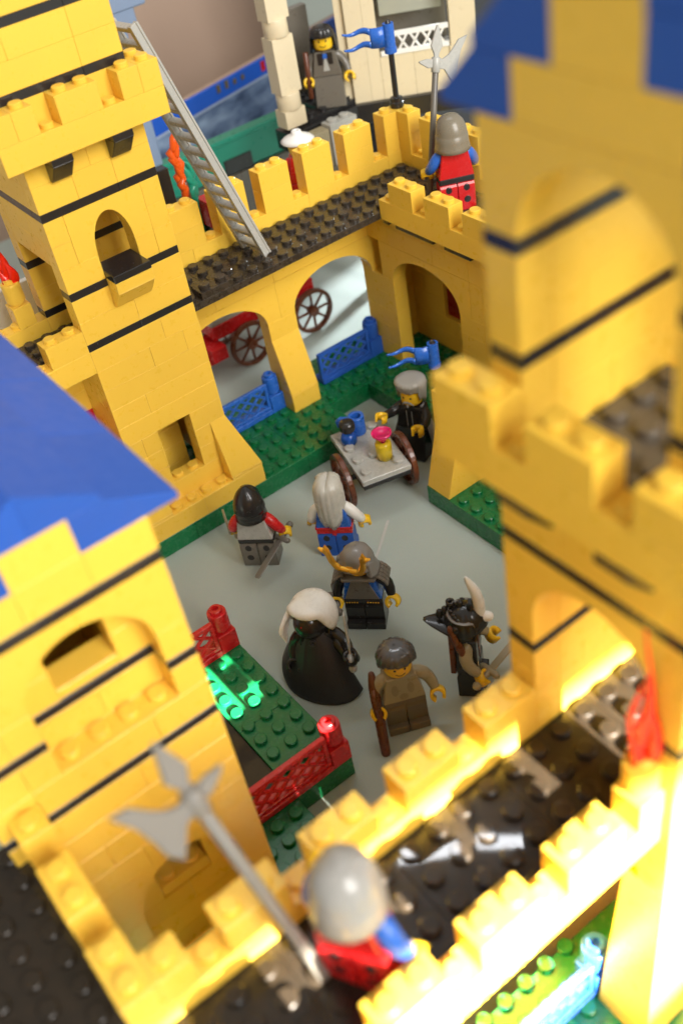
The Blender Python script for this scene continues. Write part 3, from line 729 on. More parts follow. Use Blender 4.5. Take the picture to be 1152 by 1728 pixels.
def shell(m, hm, prof, n=48, ridge=0.0, nr=14, zb=None, squash=None, phase=0.0, jag=0.0, part_line=0.0, thick=0.05):
    """hair or helmet skin on the head axis: prof = [(r, z)] from crown to rim, rim height may depend on the angle (0 = front)"""
    rows = []
    zt, z0 = prof[0][1], prof[-1][1]
    rnd = random.Random(5)
    jj = [rnd.uniform(-1, 1) for _ in range(n)]
    for i, (r, z) in enumerate(prof):
        row = []
        for k in range(n):
            q = 2 * PI * k / n
            f = i / (len(prof) - 1)
            rr = r * (1 + ridge * math.sin(nr * q + phase * (1 - f) * 6) * min(1, f * 2.2))
            zz = z
            if zb is not None:
                e = zb(q) + jag * jj[k]; zz = zt + (z - zt) * (zt - e) / (zt - z0)
            x, y = rr * math.sin(q), rr * math.cos(q)
            if part_line: zz -= part_line * math.exp(-(x / .10) ** 2) * max(0, 1 - f * 1.6)
            if squash: x, y, zz = squash(q, f, x, y, zz)
            row.append(hm @ Vector((x, y, zz)))
        rows.append(row)
    m.grid(rows[::-1], 0, True, closed=True, thick=thick, last_rim=False)
    m.add([sum((Vector(p) for p in rows[0]), Vector()) / n] + rows[0], [[0, 1 + k, 1 + (k + 1) % n] for k in range(n)], 0, True)
def on_head(name, mat, t, head, fn):
    o = part(name, mat, t, fn, False); o.parent = head; return o
DOME = [(.03, 1.46), (.22, 1.44), (.42, 1.37), (.58, 1.25), (.69, 1.08), (.745, .88), (.765, .66), (.77, .42), (.775, .18), (.78, -.05)]
def sword(label, grip, axis, blade, mat=DG, flat=None, w=.27, group='toy swords'):
    """grip point, blade direction"""
    a = Vector(axis).normalized(); f = Vector(flat).normalized() if flat else a.orthogonal().normalized()
    f = (f - a * f.dot(a)).normalized(); b = a.cross(f)
    M = Matrix((b, f, a)).transposed().to_4x4(); M.translation = Vector(grip)
    t = thing('toy_sword', label, 'sword', tuple(grip), group=group)
    def g(m):
        Mp = M @ Matrix(((1, 0, 0, 0), (0, 0, -1, 0), (0, 1, 0, 0), (0, 0, 0, 1)))
        h = w / 2
        m.prism([(-h, .5), (h, .5), (h, blade - .15), (h * .7, blade), (-h * .7, blade), (-h, blade - .15)], .09, 0, Mp, 0.02)
    part('blade', mat, t, g)
    def g(m):
        m.cyl(M @ Vector((0, 0, -.45)), M @ Vector((0, 0, .5)), .16); m.tube([M @ Vector((0, 0, -.5)), M @ Vector((0, 0, -.45))], [.2, .2], 12)
        m.tube([M @ Vector((-.42, 0, .42)), M @ Vector((.42, 0, .42))], .16, 12)
    part('hilt', mat, t, g)
    return t
def pole(name, label, cat, p0, p1, r, mat, head=None, group=None, headmat=None):
    t = thing(name, label, cat, tuple(p0), group=group)
    part('shaft', mat, t, lambda m: m.cyl(p0, p1, r, n=14))
    if head:
        a = (Vector(p1) - Vector(p0)).normalized(); side = Vector(head)
        side = (side - a * side.dot(a)).normalized(); nn = side.cross(a)
        M = Matrix((side, a, nn)).transposed().to_4x4(); M.translation = Vector(p1)
        hm_ = headmat or mat
        part('spear_point', hm_, t, lambda m: m.prism([(-.12, -.1), (.12, -.1), (.14, .35), (.34, .75), (.05, 1.75), (-.05, 1.75), (-.34, .75), (-.14, .35)], .16, 0, M, 0.03))
        part('axe_blade', hm_, t, lambda m: m.prism([(.1, -.35), (.5, -.42), (.75, -.75), (1.0, -1.05), (1.25, -.6), (1.3, -.1), (1.42, .5), (1.75, 1.25), (1.25, 1.05), (.95, .6), (.7, .3), (.4, .12), (.1, .12)], .16, 0, M, 0.03))
        part('back_spike', hm_, t, lambda m: m.prism([(-.1, -.3), (-.45, -.34), (-.95, -.1), (-1.0, 0), (-.5, .12), (-.1, .1)], .16, 0, M, 0.03))
        part('collar', hm_, t, lambda m: m.cyl(Vector(p1) - a * .55, Vector(p1) + a * .2, r + .07))
    return t

# knight with black helmet, seen from behind
t, hd, hm, wh, M = figure('toy knight seen from behind, black hood helmet, pale torso and red arms', (-2.35, -5.2, 0), 45,
    dict(torso=GR, arm=RD, hand=SKIN, hip=BK, leg=DG, head=SKIN), (-.2, -.35), splay=(.15, .25))
def f(m):
    shell(m, hm, [(.02, 1.66), (.14, 1.60), (.34, 1.44), (.52, 1.22), (.66, .95), (.755, .62), (.80, .34), (.81, .30), (.77, .27), (.78, .05), (.82, -.30)], 40, zb=lambda q: -.30 + (.62 if math.cos(q) > .72 else 0))
    for k in range(8):
        q = 2 * PI * (k + .5) / 8
        m.tube([hm @ Vector((r * math.sin(q), r * math.cos(q), z)) for r, z in ((.06, 1.645), (.36, 1.435), (.535, 1.22), (.675, .95), (.77, .62), (.81, .36))], .022, 6)
on_head('helmet', BK, t, hd, f)
p, a, d = wh[1]
sword('dark grey sword held low by the red-armed knight', tuple(p), (-.90, -.30, -.30), 3.0, DG, (0, 0, 1), .34)
p, a, d = wh[0]
sh = thing('toy_shield', 'small round brownish shield on the left arm of the red-armed knight', 'shield', tuple(p), group=None)
part('disc', OLV, sh, lambda m: m.cyl(Vector(p) + Vector((-.20, .30, .62)), Vector(p) + Vector((-.31, .34, .62)), .72, n=24))
part('grip', OLV, sh, lambda m: m.cyl(Vector(p) + Vector((0, 0, -.5)), Vector(p) + Vector((0, 0, .3)), .18))

# long grey hair figure
t, hd, hm, wh, M = figure('toy figure seen from behind, long pale grey hair, blue tunic, bare white sleeves', (1.1, -7.7, 0), 46,
    dict(torso=BLF, arm=WH, hand=SKIN, hip=RD, leg=BL, head=SKIN), (-.2, -.35), splay=(.10, .3))
def f(m):
    def sq(q, f_, x, y, z):
        back = max(0, -math.cos(q)) ** .5
        return x * (1 + .06 * back * f_), y * (1 + .10 * back) - .06 * back * f_, z
    shell(m, hm, [(.05, 1.50), (.26, 1.50), (.46, 1.42), (.62, 1.26), (.71, 1.02), (.74, .74), (.755, .4), (.75, .0), (.73, -.5), (.66, -.95), (.54, -1.35)], 90, .022, 17,
          zb=lambda q: (.62 if math.cos(q) > .55 else -1.35 - .10 * math.sin(5 * q)), squash=sq, jag=.10, part_line=.16)
on_head('hair', GRH, t, hd, f)
part('belt', RD, t, lambda m: (m.box(-1.0, 1.0, -.52, .52, 1.94, 2.10, 0.02), m.box(-.12, .12, -.53, -.47, 1.55, 1.95, 0.02)), False)

# samurai
t, hd, hm, wh, M = figure('toy samurai in grey armour, helmet with golden horns, black legs', (-.95, -12.8, 0), 224,
    dict(torso=BLF, arm=BK, hand=SKIN, hip=BK, leg=BK, head=SKIN), (-.35, -.25), head_yaw=-.30, splay=(.25, .15))
def f(m):
    shell(m, hm, [(.03, 1.50), (.25, 1.46), (.46, 1.36), (.62, 1.20), (.72, 1.0), (.77, .80), (.78, .62), (.83, .42), (.93, .20), (1.0, .02)], 48, .018, 8,
          zb=lambda q: .02 + (.58 if math.cos(q) > .45 else 0))
    for k in range(12):
        q = 2 * PI * k / 12
        m.tube([hm @ Vector((r * math.sin(q), r * math.cos(q), z)) for r, z in ((.10, 1.505), (.27, 1.47), (.48, 1.37), (.64, 1.20), (.74, 1.0), (.79, .82))], .03, 6)
    for sg in (-1, 1):
        m.hexa([hm @ Vector(p) for p in ((sg * .72, .12, .22), (sg * 1.05, .02, .14), (sg * .66, .60, .26), (sg * 1.0, .66, .22), (sg * .70, .22, 1.0), (sg * .90, .20, 1.0), (sg * .62, .50, 1.0), (sg * .86, .52, 1.0))], .06)
on_head('helmet', DGM, t, hd, f)
def f(m):
    for sg in (-1, 1):
        out = [(.0, -.10), (.46, -.14), (.66, .02), (.80, .36), (.86, .78), (1.12, 1.10), (.92, 1.08), (.80, 1.34), (.66, 1.04), (.60, .60), (.50, .28), (.34, .10), (0, .08)]
        Mh = hm @ Matrix.Translation((0, .92, .80)) @ rotx(PI / 2 - .12)
        m.prism([(sg * x * 1.22, y * 1.15) for x, y in out], .24, 0, Mh, 0.06)
    m.hexa([hm @ Vector(p) for p in ((-.16, .70, .70), (.16, .70, .70), (-.16, .90, .70), (.16, .90, .70), (-.16, .66, .95), (.16, .66, .95), (-.16, .90, .95), (.16, .90, .95))], .02)
on_head('horn_crest', GLD, t, hd, f)
def f(m):
    m.hexa([(-.86, .50, 2.0), (.86, .50, 2.0), (-.86, .56, 2.0), (.86, .56, 2.0), (-.36, .47, 3.4), (.36, .47, 3.4), (-.36, .62, 3.4), (.36, .62, 3.4)], .03)
    m.hexa([(-.30, .56, 3.0), (.30, .56, 3.0), (-.30, .66, 3.0), (.30, .66, 3.0), (-.22, .56, 3.4), (.22, .56, 3.4), (-.22, .68, 3.4), (.22, .68, 3.4)], .04)
    m.hexa([(-.98, .30, 3.44), (.98, .30, 3.44), (-.8, .76, 3.36), (.8, .76, 3.36), (-.95, -.5, 3.58), (.95, -.5, 3.58), (-.85, .7, 3.50), (.85, .7, 3.50)], .04)
    m.hexa([(-.85, -.62, 2.2), (.85, -.62, 2.2), (-.85, -.5, 2.2), (.85, -.5, 2.2), (-.7, -.62, 3.5), (.7, -.62, 3.5), (-.7, -.47, 3.5), (.7, -.47, 3.5)], .03)
    prof = [(.72, 3.66), (.95, 3.60), (1.15, 3.46), (1.32, 3.26), (1.44, 3.02)]
    for sg in (-1, 1):
        for (xa, za), (xb, zb_) in zip(prof, prof[1:]):
            for j in range(5):
                y0 = -.60 + .24 * j; g_ = .012
                n_ = Vector((zb_ - za, 0, -(xb - xa))).normalized() * -.10
                A_, B_ = Vector((xa, 0, za)), Vector((xb, 0, zb_)); e_ = (B_ - A_).normalized() * g_
                c8 = [q_ + Vector((0, yy, 0)) + off for off in (n_ * -1, Vector((0, 0, 0))) for yy in (y0 + g_, y0 + .24 - g_) for q_ in (A_ + e_, B_ - e_)]
                m.hexa([(sg * v.x, v.y, v.z) for v in c8], .02)
part('armour', DG, t, f, False)
part('skirt_print', GLD, t, lambda m: [m.box(x, x + .09, .485, .512, 1.66, 1.74, .01) for x in [-.8 + .13 * k for k in range(5)] + [.25 + .13 * k for k in range(5)]], False)
p, a, d = wh[1]
sword('grey sword hilt pointing down from the hand of the horned samurai', tuple(p), (.35, .75, .55), 1.0, DG, None, .2)
sw = thing('toy_sword', 'thin pale blade rising behind the shoulder of the horned samurai', 'sword', (0.4, -12.0, 3), group='toy swords')
part('blade', GR, sw, lambda m: m.hexa([Vector((.25, -12.3, 2.9)) + Vector(q) for q in ((0, 0, 0), (.12, -.1, 0), (.02, .03, 0), (.14, -.07, 0))] + [Vector((2.1, -11.2, 3.7)) + Vector(q) for q in ((0, 0, 0), (.12, -.1, 0), (.02, .03, 0), (.14, -.07, 0))], .01))

# caped rider with white wing helmet
def sstep(a, b, x):
    u = max(0.0, min(1.0, (x - a) / (b - a))); return u * u * (3 - 2 * u)
t, hd, hm, wh, M = figure('toy figure wrapped in a wide black cape under a white winged helmet', (-4.75, -14.25, 0), 232,
    dict(torso=BK, arm=BK, hand=BK, hip=BK, leg=BK, head=BK), (.75, -.2), face=False, head_yaw=-.42, splay=(.35, .1))
on_head('mask', BK, t, hd, lambda m: m.lathe([(0, -.02), (.44, .0), (.66, .16), (.76, .42), (.78, .68), (.71, .98), (.54, 1.22), (.28, 1.35), (0, 1.38)], 32, 0, hm @ Matrix.Translation((0, .28, 0))))
def f(m):
    def rim(q):
        a_ = abs((q + PI) % (2 * PI) - PI)
        return 1.52 - 1.24 * sstep(.70, 1.40, a_) - .12 * sstep(1.6, 2.3, a_)
    shell(m, hm @ Matrix.Translation((0, -.14, 0)), [(.03, 1.70), (.28, 1.68), (.54, 1.58), (.76, 1.38), (.90, 1.08), (.98, .74), (.99, .38), (.97, .10), (.94, -.18)], 72, zb=rim, thick=.16)
    for k in range(6):
        o = .11 * k
        m.tube([hm @ Vector((.66 - .02 * k, -.35 + o, 1.28 - .02 * k)), hm @ Vector((.96, .02 + o, 1.08)), hm @ Vector((1.16, .34 + o * .9, .55)), hm @ Vector((1.22, .62 + o * .7, -.05 + .05 * k)), hm @ Vector((1.22, .80 + o * .5, -.62 + .16 * k))], [.09, .12, .125, .11, .05], 10)
on_head('helmet', WH, t, hd, f)
for pts in (((-.66, .50, 1.34), (-.3, .50, 1.585), (.2, .42, 1.66)), ((-.16, .56, 1.56), (-.24, .22, 1.70))):
    on_head('helmet_slit', BK, t, hd, lambda m: m.tube([hm @ Vector(q) for q in pts], .04, 6))
on_head('eye', RD, t, hd, lambda m: m.tube([hm @ Vector((.03, .985, .98)), hm @ Vector((.03, 1.005, .98))], .035, 6))
def f(m):
    rows = []
    for i in range(21):
        u = i / 20; row = []
        for k in range(57):
            v = k / 56; q = math.radians(-58 + 238 * v)
            r = .50 + (1.62 - .42 * sstep(0, .40, v) + .50 * sstep(.40, .70, v) + .10 * sstep(.8, 1, v)) * u ** (.80 + .25 * v)
            r *= 1 + .022 * math.sin(v * 17) * u
            top = 3.66 - .06 * math.cos(q)
            hem = .06 + 1.15 * sstep(.42, .85, v) + .10 * sstep(.1, 0, v)
            z = top - (top - hem) * (u ** 1.15 if v > .4 else u)
            row.append((r * math.sin(q), r * math.cos(q) + .02, z))
        rows.append(row)
    m.grid(rows, 0, True, thick=.05)
part('cape', CLO, t, f, False)
part('cape_clasp', CLO, t, lambda m: m.lathe([(.10, -.02), (.16, -.02), (.17, .14), (.10, .14), (.09, -.02)], 16, 0, Matrix.Translation((.12, .72, 3.30)) @ rotx(-PI / 2.4)), False)
p = M @ Vector((-1.55, 1.15, 2.3))
part('sleeve', BK, t, lambda m: m.tube([(-.9, .35, 2.8), (-1.35, .85, 2.45), (-1.55, 1.15, 2.3)], [.30, .27, .30], 12), False)
sword('pale grey sword held upright by the black-caped figure', tuple(p), (.10, .12, 1), 2.75, GR, (.8, -.6, 0), .44)

# brown figure with glossy black hair and a bow
t, hd, hm, wh, M = figure('toy figure facing front with shiny black hair, drab olive shirt and dark trousers', (-3.6, -18.9, 0), 245,
    dict(torso=OLV, arm=OLV, hand=SKIN, hip=OLD, leg=OLD, head=SKIN), (-.30, -.15), splay=(.30, .10))
def f(m):
    shell(m, hm, [(.05, 1.52), (.24, 1.53), (.46, 1.45), (.64, 1.28), (.74, 1.05), (.78, .85), (.79, .68), (.77, .52)], 110, .040, 14, zb=lambda q: .66 + .33 * sstep(.2, .75, math.cos(q)) - .22 * sstep(-.2, -.6, math.cos(q)), phase=.55, jag=.05, thick=.09)
on_head('hair', plastic('black_hair_plastic', (0.070, 0.070, 0.076), 0.16, 0.1, spec=0.9), t, hd, f)
def f(m):
    for x, z, rx, rz in ((-.36, 2.75, .16, .36), (.36, 2.75, .16, .36), (0, 2.25, .2, .22)):
        rows = []
        for ring in (.001, .6, 1.0):
            rows.append([(x + rx * ring * math.cos(q), .484 + .0155 * (3.5 - (z + rz * ring * math.sin(q))) / 1.57 * 1.9 + .012 * (1 - ring), z + rz * ring * math.sin(q)) for q in [2 * PI * k / 20 for k in range(20)]])
        m.grid(rows, 0, True, closed=True)
part('shirt_print', plastic('printed_olive', (.25, .215, .135), .32), t, f, False)
P0 = Vector(wh[1][0])
bw = thing('toy_bow', 'thick reddish brown bow held upright by the black-haired figure', 'bow', tuple(P0))
Pb, Pt = Vector((-5.15, -19.5, .15)), Vector((-4.2, -17.95, 3.45)); ax = (Pt - Pb).normalized(); L_ = (Pt - Pb).length; Pb = P0 - ax * (L_ * .50)
part('stave', BR, bw, lambda m: m.tube([Pb + ax * (L_ * u) for u in (0, .2, .45, .65, .85, 1.0)], [.22, .24, .24, .24, .24, .15], 14))
part('grip', BR, bw, lambda m: m.tube([Pb + ax * (L_ * u) + Vector((-o, -o, 0)) for u, o in ((.45, .08), (.6, .20), (.75, .22), (.86, .06))], [.10, .15, .15, .10], 12))

# viking like figure with black beast helmet and white horn
t, hd, hm, wh, M = figure('toy warrior in a black beast helmet with one white horn, olive arms', (.05, -19.35, 0), -48,
    dict(torso=BK, arm=OLV, hand=SKIN, hip=BK, leg=BK, head=SKIN), (.15, -.05), splay=(.05, .05))
def f(m):
    shell(m, hm, [(.03, 1.50), (.26, 1.46), (.48, 1.36), (.64, 1.18), (.76, .95), (.82, .70), (.86, .48), (.92, .30)], 48, .02, 9, zb=lambda q: .26 + .32 * (math.cos(q) > .5), thick=.08)
    rows = []
    for i in range(9):
        u = i / 8; row = []
        for k in range(13):
            s_ = -1 + 2 * k / 12
            row.append(hm @ Vector((s_ * (.86 * (1 - u) ** .8 + .04), -.55 - 1.35 * u + .25 * s_ * s_ * (1 - u), .45 + .1 * u - .25 * s_ * s_ * (1 - u))))
        rows.append(row)
    m.grid(rows, 0, True, thick=.12)
    rnd = random.Random(8)
    for k in range(22):
        q = rnd.uniform(1.7, 4.6); zz = rnd.uniform(.5, 1.35); r = (.80 if zz < 1 else .60) * 1.0
        c_ = hm @ Vector((r * math.sin(q), r * math.cos(q), zz)); m.tube([c_ - Vector((0, 0, .05)), c_ + Vector((0, 0, .09))], rnd.uniform(.10, .17), 8)
    for y_, z_ in ((-.55, 1.35), (-.9, 1.05), (-1.15, .85), (-.2, 1.5)):
        c_ = hm @ Vector((-.05, y_, z_)); m.tube([c_, c_ + Vector((-.05, 0, .16))], .16, 10)
    c_ = hm @ Vector((-.1, -.62, 1.5)); m.lathe([(.10, 0), (.2, 0), (.2, .25), (.11, .25), (.10, 0)], 16, 0, Matrix.Translation(c_))
    m.hexa([hm @ Vector(p) for p in ((-.2, .1, 1.3), (.24, .1, 1.3), (-.2, .42, 1.3), (.24, .42, 1.3), (-.16, .16, 1.95), (.22, .16, 1.95), (-.16, .40, 1.95), (.22, .40, 1.95))], .05)
on_head('helmet', BK, t, hd, f)
on_head('visor', DGM, t, hd, lambda m: shell(m, hm @ Matrix.Translation((0, .03, 0)), [(.60, 1.18), (.72, 1.0), (.80, .84), (.83, .66)], 40, zb=lambda q: .66 + (1.0 if math.cos(q) < .55 else 0) * .5))
on_head('horn', WH, t, hd, lambda m: (m.tube([hm @ Vector(q) for q in ((.02, .60, .95), (-.02, .66, 1.4), (0, .66, 1.9), (.02, .58, 2.4), (.06, .42, 2.9), (.12, .28, 3.3), (.16, .22, 3.5))], [.27, .26, .255, .24, .20, .13, .08], 18), m.tube([hm @ Vector((.0, .70, .95)), hm @ Vector((.02, 1.02, .98))], [.25, .24], 16)))
part('quiver', BR, t, lambda m: m.hexa([(.62, -.75, 1.6), (.98, -.75, 1.6), (.62, -.50, 1.6), (.98, -.50, 1.6), (.3, -.75, 4.3), (.66, -.75, 4.3), (.3, -.5, 4.3), (.66, -.5, 4.3)], .04), False)
part('tunic_trim', BR, t, lambda m: m.hexa([(-.16, .50, 1.94), (.16, .50, 1.94), (-.16, .53, 1.94), (.16, .53, 1.94), (-.16, .465, 3.4), (.16, .465, 3.4), (-.16, .50, 3.4), (.16, .50, 3.4)], .01), False)
p, a, d = wh[0]
sword('brownish grey sword held by the horned black warrior, blade toward the gate tower', tuple(wh[1][0]), (.93, .06, .30), 2.9, OLV, (0, 0, 1), .36)
cl = thing('toy_bow', 'dark wooden bow leaning behind the horned black warrior', 'bow', tuple(M @ Vector((.7, -.9, 2.4))))
part('stave', BR, cl, lambda m: m.tube([M @ Vector(q) for q in ((.9, .55, 1.2), (.98, .15, 2.4), (.95, -.25, 3.5), (.7, -.6, 4.4))], [.16, .2, .2, .14], 10))
part('cord', GRH, cl, lambda m: m.tube([M @ Vector(q) for q in ((.86, .60, 1.25), (.62, .35, 3.0), (.66, -.35, 4.1))], .05, 6))

# bearded trader
t, hd, hm, wh, M = figure('bearded toy trader in a black robe with flat grey hair beside the cart', (9.7, -4.3, 0), 198,
    dict(torso=BK, arm=BK, hand=SKIN, hip=BK, leg=BK, head=SKIN), (.85, 1.0), legs='skirt', head_yaw=.1, splay=(.05, .05))
def f(m):
    shell(m, hm, [(.05, 1.60), (.4, 1.60), (.70, 1.585), (.82, 1.54), (.85, 1.42), (.80, 1.2), (.755, .98), (.735, .84)], 90, .022, 26, zb=lambda q: 1.06 - .60 * (math.cos(q) < .45) - .3 * (math.cos(q) < -.1), jag=.06, thick=.08)
on_head('hair', GRS, t, hd, f)
def f(m):
    for sg in (-1, 1): m.tube([hm @ Vector((sg * .04, .66, .34)), hm @ Vector((sg * .20, .625, .28)), hm @ Vector((sg * .34, .56, .12))], [.06, .065, .04], 8)
    m.tube([hm @ Vector((0, .64, .12)), hm @ Vector((0, .62, .02))], .08, 8)
on_head('beard', GRS, t, hd, f)
def f(m):
    rows = []
    for i in range(12):
        u = i / 11
        rows.append([((.62 + .75 * u) * math.sin(q), -(.50 + .62 * u) * math.cos(q) + .02, 3.55 - 2.5 * u + .15 * math.sin(q * 6) * u * 0) for q in [math.radians(-108 + 216 * k / 24) for k in range(25)]])
    m.grid(rows, 0, True, thick=.05)
part('cape', plastic('grey_cloth', (.19, .19, .20), .6, .2, bump=.25, big=8), t, f, False)
part('robe_print', GR, t, lambda m: [m.box(x, x + .04, .49, .515, 2.1, 3.2, .008) for x in (-.2, .16)], False)

# guards
t, hd, hm, wh, M = figure('toy guard seen from behind on the right walkway, grey helmet, red tunic, blue sleeves', (16.0, -2.2, 12.4), 62,
    dict(torso=RD, arm=BLF, hand=SKIN, hip=BK, leg=RD, head=SKIN), (.05, .1), splay=(.15, .1))
KET = [(.03, 1.62), (.22, 1.60), (.44, 1.50), (.62, 1.30), (.74, 1.02), (.79, .74), (.80, .62), (.82, .60), (.84, .30), (.88, .02), (.93, -.18)]
def kettle(m):
    shell(m, hm, KET, 48, zb=lambda q: -.18 + .65 * (math.cos(q) > .55))
    m.tube([hm @ Vector((0, r * s, z)) for r, z, s in ((.80, .70, -1), (.74, 1.04, -1), (.62, 1.32, -1), (.44, 1.52, -1), (.2, 1.62, -1), (0, 1.645, 1), (.2, 1.62, 1), (.44, 1.52, 1), (.62, 1.32, 1), (.74, 1.04, 1), (.80, .80, 1))], .035, 8)
on_head('helmet', plastic('grey_helmet_plastic', (.19, .165, .12), .28), t, hd, kettle)
hp = wh[0][0]
hb = Vector((hp.x + .05, hp.y + .1, 12.62))
pole('halberd', 'grey halberd with dark shaft held up by the guard on the right walkway', 'halberd', tuple(hb), tuple(Vector((17.2, 0.0, 19.6))), .17, DG, (1, -.25, 0), headmat=GR)
t, hd, hm, wh, M = figure('blurred toy guard on the front walkway, round grey helmet, red tunic, blue sleeves', (-14.45, -32.25, 12.4), 28,
    dict(torso=RD, arm=BLF, hand=SKIN, hip=RD, leg=RD, head=SKIN), (.35, -.45), splay=(.30, .15))
on_head('helmet', plastic('silver_grey_helmet_plastic', (.30, .29, .27), .18), t, hd, kettle)
pole('halberd', 'large blurred grey halberd rising from the front walkway at lower left', 'halberd', (-15.45, -31.75, 12.6), (-16.25, -29.5, 19.2), .17, plastic('worn_grey_shaft', (.20, .185, .16), .36), (-1, -.25, 0), headmat=plastic('worn_grey_blade', (.19, .175, .155), .38))

# ------------------------------------------------------------------ cart with goods
def wheel(root, c, axis, r, mat=BR, n_sp=8, w=.34, name='wheel'):
    a = Vector(axis).normalized(); M = Matrix.Translation(Vector(c)) @ a.to_track_quat('Z', 'Y').to_matrix().to_4x4()
    def f(m):
        m.lathe([(r - .26, -w / 2), (r - .04, -w / 2), (r, -w / 2 + .05), (r, w / 2 - .05), (r - .04, w / 2), (r - .26, w / 2), (r - .26, -w / 2)], 40, 0, M, False)
        m.lathe([(0, -w / 2 - .06), (.14, -w / 2 - .06), (.14, -w / 2 - .12), (.36, -w / 2 - .10), (.40, 0), (.36, w / 2 + .10), (.2, w / 2 + .12), (.18, w / 2 - .05), (0, w / 2 - .05)], 24, 0, M, False)
        for k in range(n_sp):
            q = 2 * PI * k / n_sp; d = Vector((math.cos(q), math.sin(q), 0))
            m.tube([M @ (d * .3), M @ (d * (r - .2))], [.11, .09], 8, round_ends=False)
    return part(name, mat, root, f)
cl_ = Vector((.27, .963, 0)); ca = Vector((.963, -.27, 0)); cb = Vector((3.95, -6.6, 0))
C = thing('hand_cart', 'small grey topped cart with two big brown wheels in the courtyard', 'cart', (5.9, -4.6, 0))
def crt(u, v, z): return cb + cl_ * u + ca * v + Vector((0, 0, z))
def f(m):
    m.hexa([crt(u, v, z) for z in (2.02, 2.36) for v in (0, 2.95) for u in (0, 5)], .03)
    Mr = Matrix.Rotation(0, 4, 'Z')
    for i in range(4):
        for j in range(3):
            if (i, j) in ((0, 0), (0, 2), (2, 0), (3, 1), (1, 0), (2, 2), (3, 0), (1, 1), (3, 2)):
                c_ = crt(.65 + 1.22 * i, .5 + .98 * j, 2.355); m.stud(c_.x, c_.y, c_.z)
part('bed', GR, C, f)
part('underframe', BK, C, lambda m: (m.hexa([crt(u, v, z) for z in (1.68, 2.01) for v in (.05, 2.9) for u in (.05, 4.95)], .03), m.cyl(crt(1.6, -.55, 1.62), crt(1.6, 3.3, 1.62), .16)))
wheel(C, crt(1.6, -.62, 1.62), ca, 1.62); wheel(C, crt(1.6, 3.2, 1.62), ca, 1.62)
def lathe_thing(name, label, cat, c, parts, group=None):
    t = thing(name, label, cat, tuple(c), group=group)
    for nm, mat, prof in parts: part(nm, mat, t, lambda m: m.lathe(prof, 28, 0, Matrix.Translation(c), True))
    return t
c_ = crt(3.7, .75, 2.36)
lathe_thing('toy_flask', 'round clear blue flask with black stopper on the cart', 'flask', c_, [('body', TBL, [(0, 0), (.38, 0), (.46, .08), (.48, .38), (.40, .62), (.26, .74), (0, .74)]), ('stopper', BK, [(0, .74), (.2, .74), (.2, .86), (.40, .90), (.46, 1.02), (.47, 1.3), (.40, 1.48), (.2, 1.54), (0, 1.55)])])
c_ = crt(1.35, 1.95, 2.36)
lathe_thing('toy_flask', 'clear yellow bottle with flared pink stopper on the cart', 'flask', c_, [('body', TYL, [(0, 0), (.40, 0), (.46, .06), (.47, 1.0), (.42, 1.12), (.22, 1.16), (0, 1.16)]), ('stopper', PNK, [(0, 1.16), (.2, 1.16), (.2, 1.36), (.34, 1.42), (.56, 1.68), (.58, 1.80), (.48, 1.82), (.40, 1.72), (0, 1.66)])])
c_ = crt(4.35, 1.55, 2.36)
mg = thing('toy_mug', 'plain blue mug with handle on the back of the cart', 'mug', tuple(c_))
part('cup', BLF, mg, lambda m: m.lathe([(0, 0), (.44, 0), (.48, .05), (.48, 1.18), (.46, 1.2), (.30, 1.2), (.28, 1.16), (.28, .3), (0, .3)], 28, 0, Matrix.Translation(c_), False))
part('handle', BLF, mg, lambda m: m.tube([c_ + Vector((-.40 * .8, .40 * .8, .98)), c_ + Vector((-.62, .66, 1.0)), c_ + Vector((-.78, .82, .82)), c_ + Vector((-.76, .8, .5)), c_ + Vector((-.5, .5, .32))], .13, 10))

# ------------------------------------------------------------------ flags, torches, ladder
def flag(name, label, base, h, sgn, polemat=BK, ball=True, dirv=(-.85, .5)):
    t = thing(name, label, 'flag', tuple(base))
    b = Vector(base)
    def f(m):
        m.lathe([(0, 0), (.42, 0), (.42, .3), (.36, .34), (.36, .55), (.24, .58), (.17, .62), (.17, h), (.10, h + .16), (0, h + .2)], 20, 0, Matrix.Translation(b), False)
    part('pole', polemat, t, f)
    d = Vector((*dirv, 0)).normalized(); n_ = Vector((-d.y, d.x, 0))
    def f(m):
        m.lathe([(.18, h - 1.62), (.36, h - 1.62), (.36, h - 1.35), (.32, h - 1.33), (.32, h - .02), (.18, h - .02)], 24, 0, Matrix.Translation(b), False)
        def wave(u): return .20 * math.sin(u * 2.6)
        rows = []
        for i in range(9):
            u = .25 + .85 * i / 8; p_ = b + d * u + n_ * wave(u)
            rows.append([p_ + Vector((0, 0, h - 1.22)), p_ + Vector((0, 0, h - .12))])
        m.grid(rows, 0, True, thick=.10)
        for za, zb, lift in ((h - .50, h - .13, .10), (h - 1.21, h - .84, -.06)):
            rows = []
            for i in range(16):
                v = i / 15; u = 1.08 + 1.55 * v; p_ = b + d * u + n_ * (wave(u) + .05 * v)
                w = (zb - za) * (1 - .72 * v) / 2; zc = (za + zb) / 2 + lift * v + .08 * math.sin(v * 7)
                rows.append([p_ + Vector((0, 0, zc - w)), p_ + Vector((0, 0, zc + w))])
            m.grid(rows, 0, True, thick=.09)
    part('banner', BLF, t, f)
    return t
flag('flag', 'blue swallow-tailed flag on a black pole above the back corner of the wall', (18.5, 5.5, 15.6), 4.75, 1)
flag('flag', 'lower blue swallow-tailed flag showing behind the bearded trader', (11.5, -4.4, 1.2), 5.5, 1)
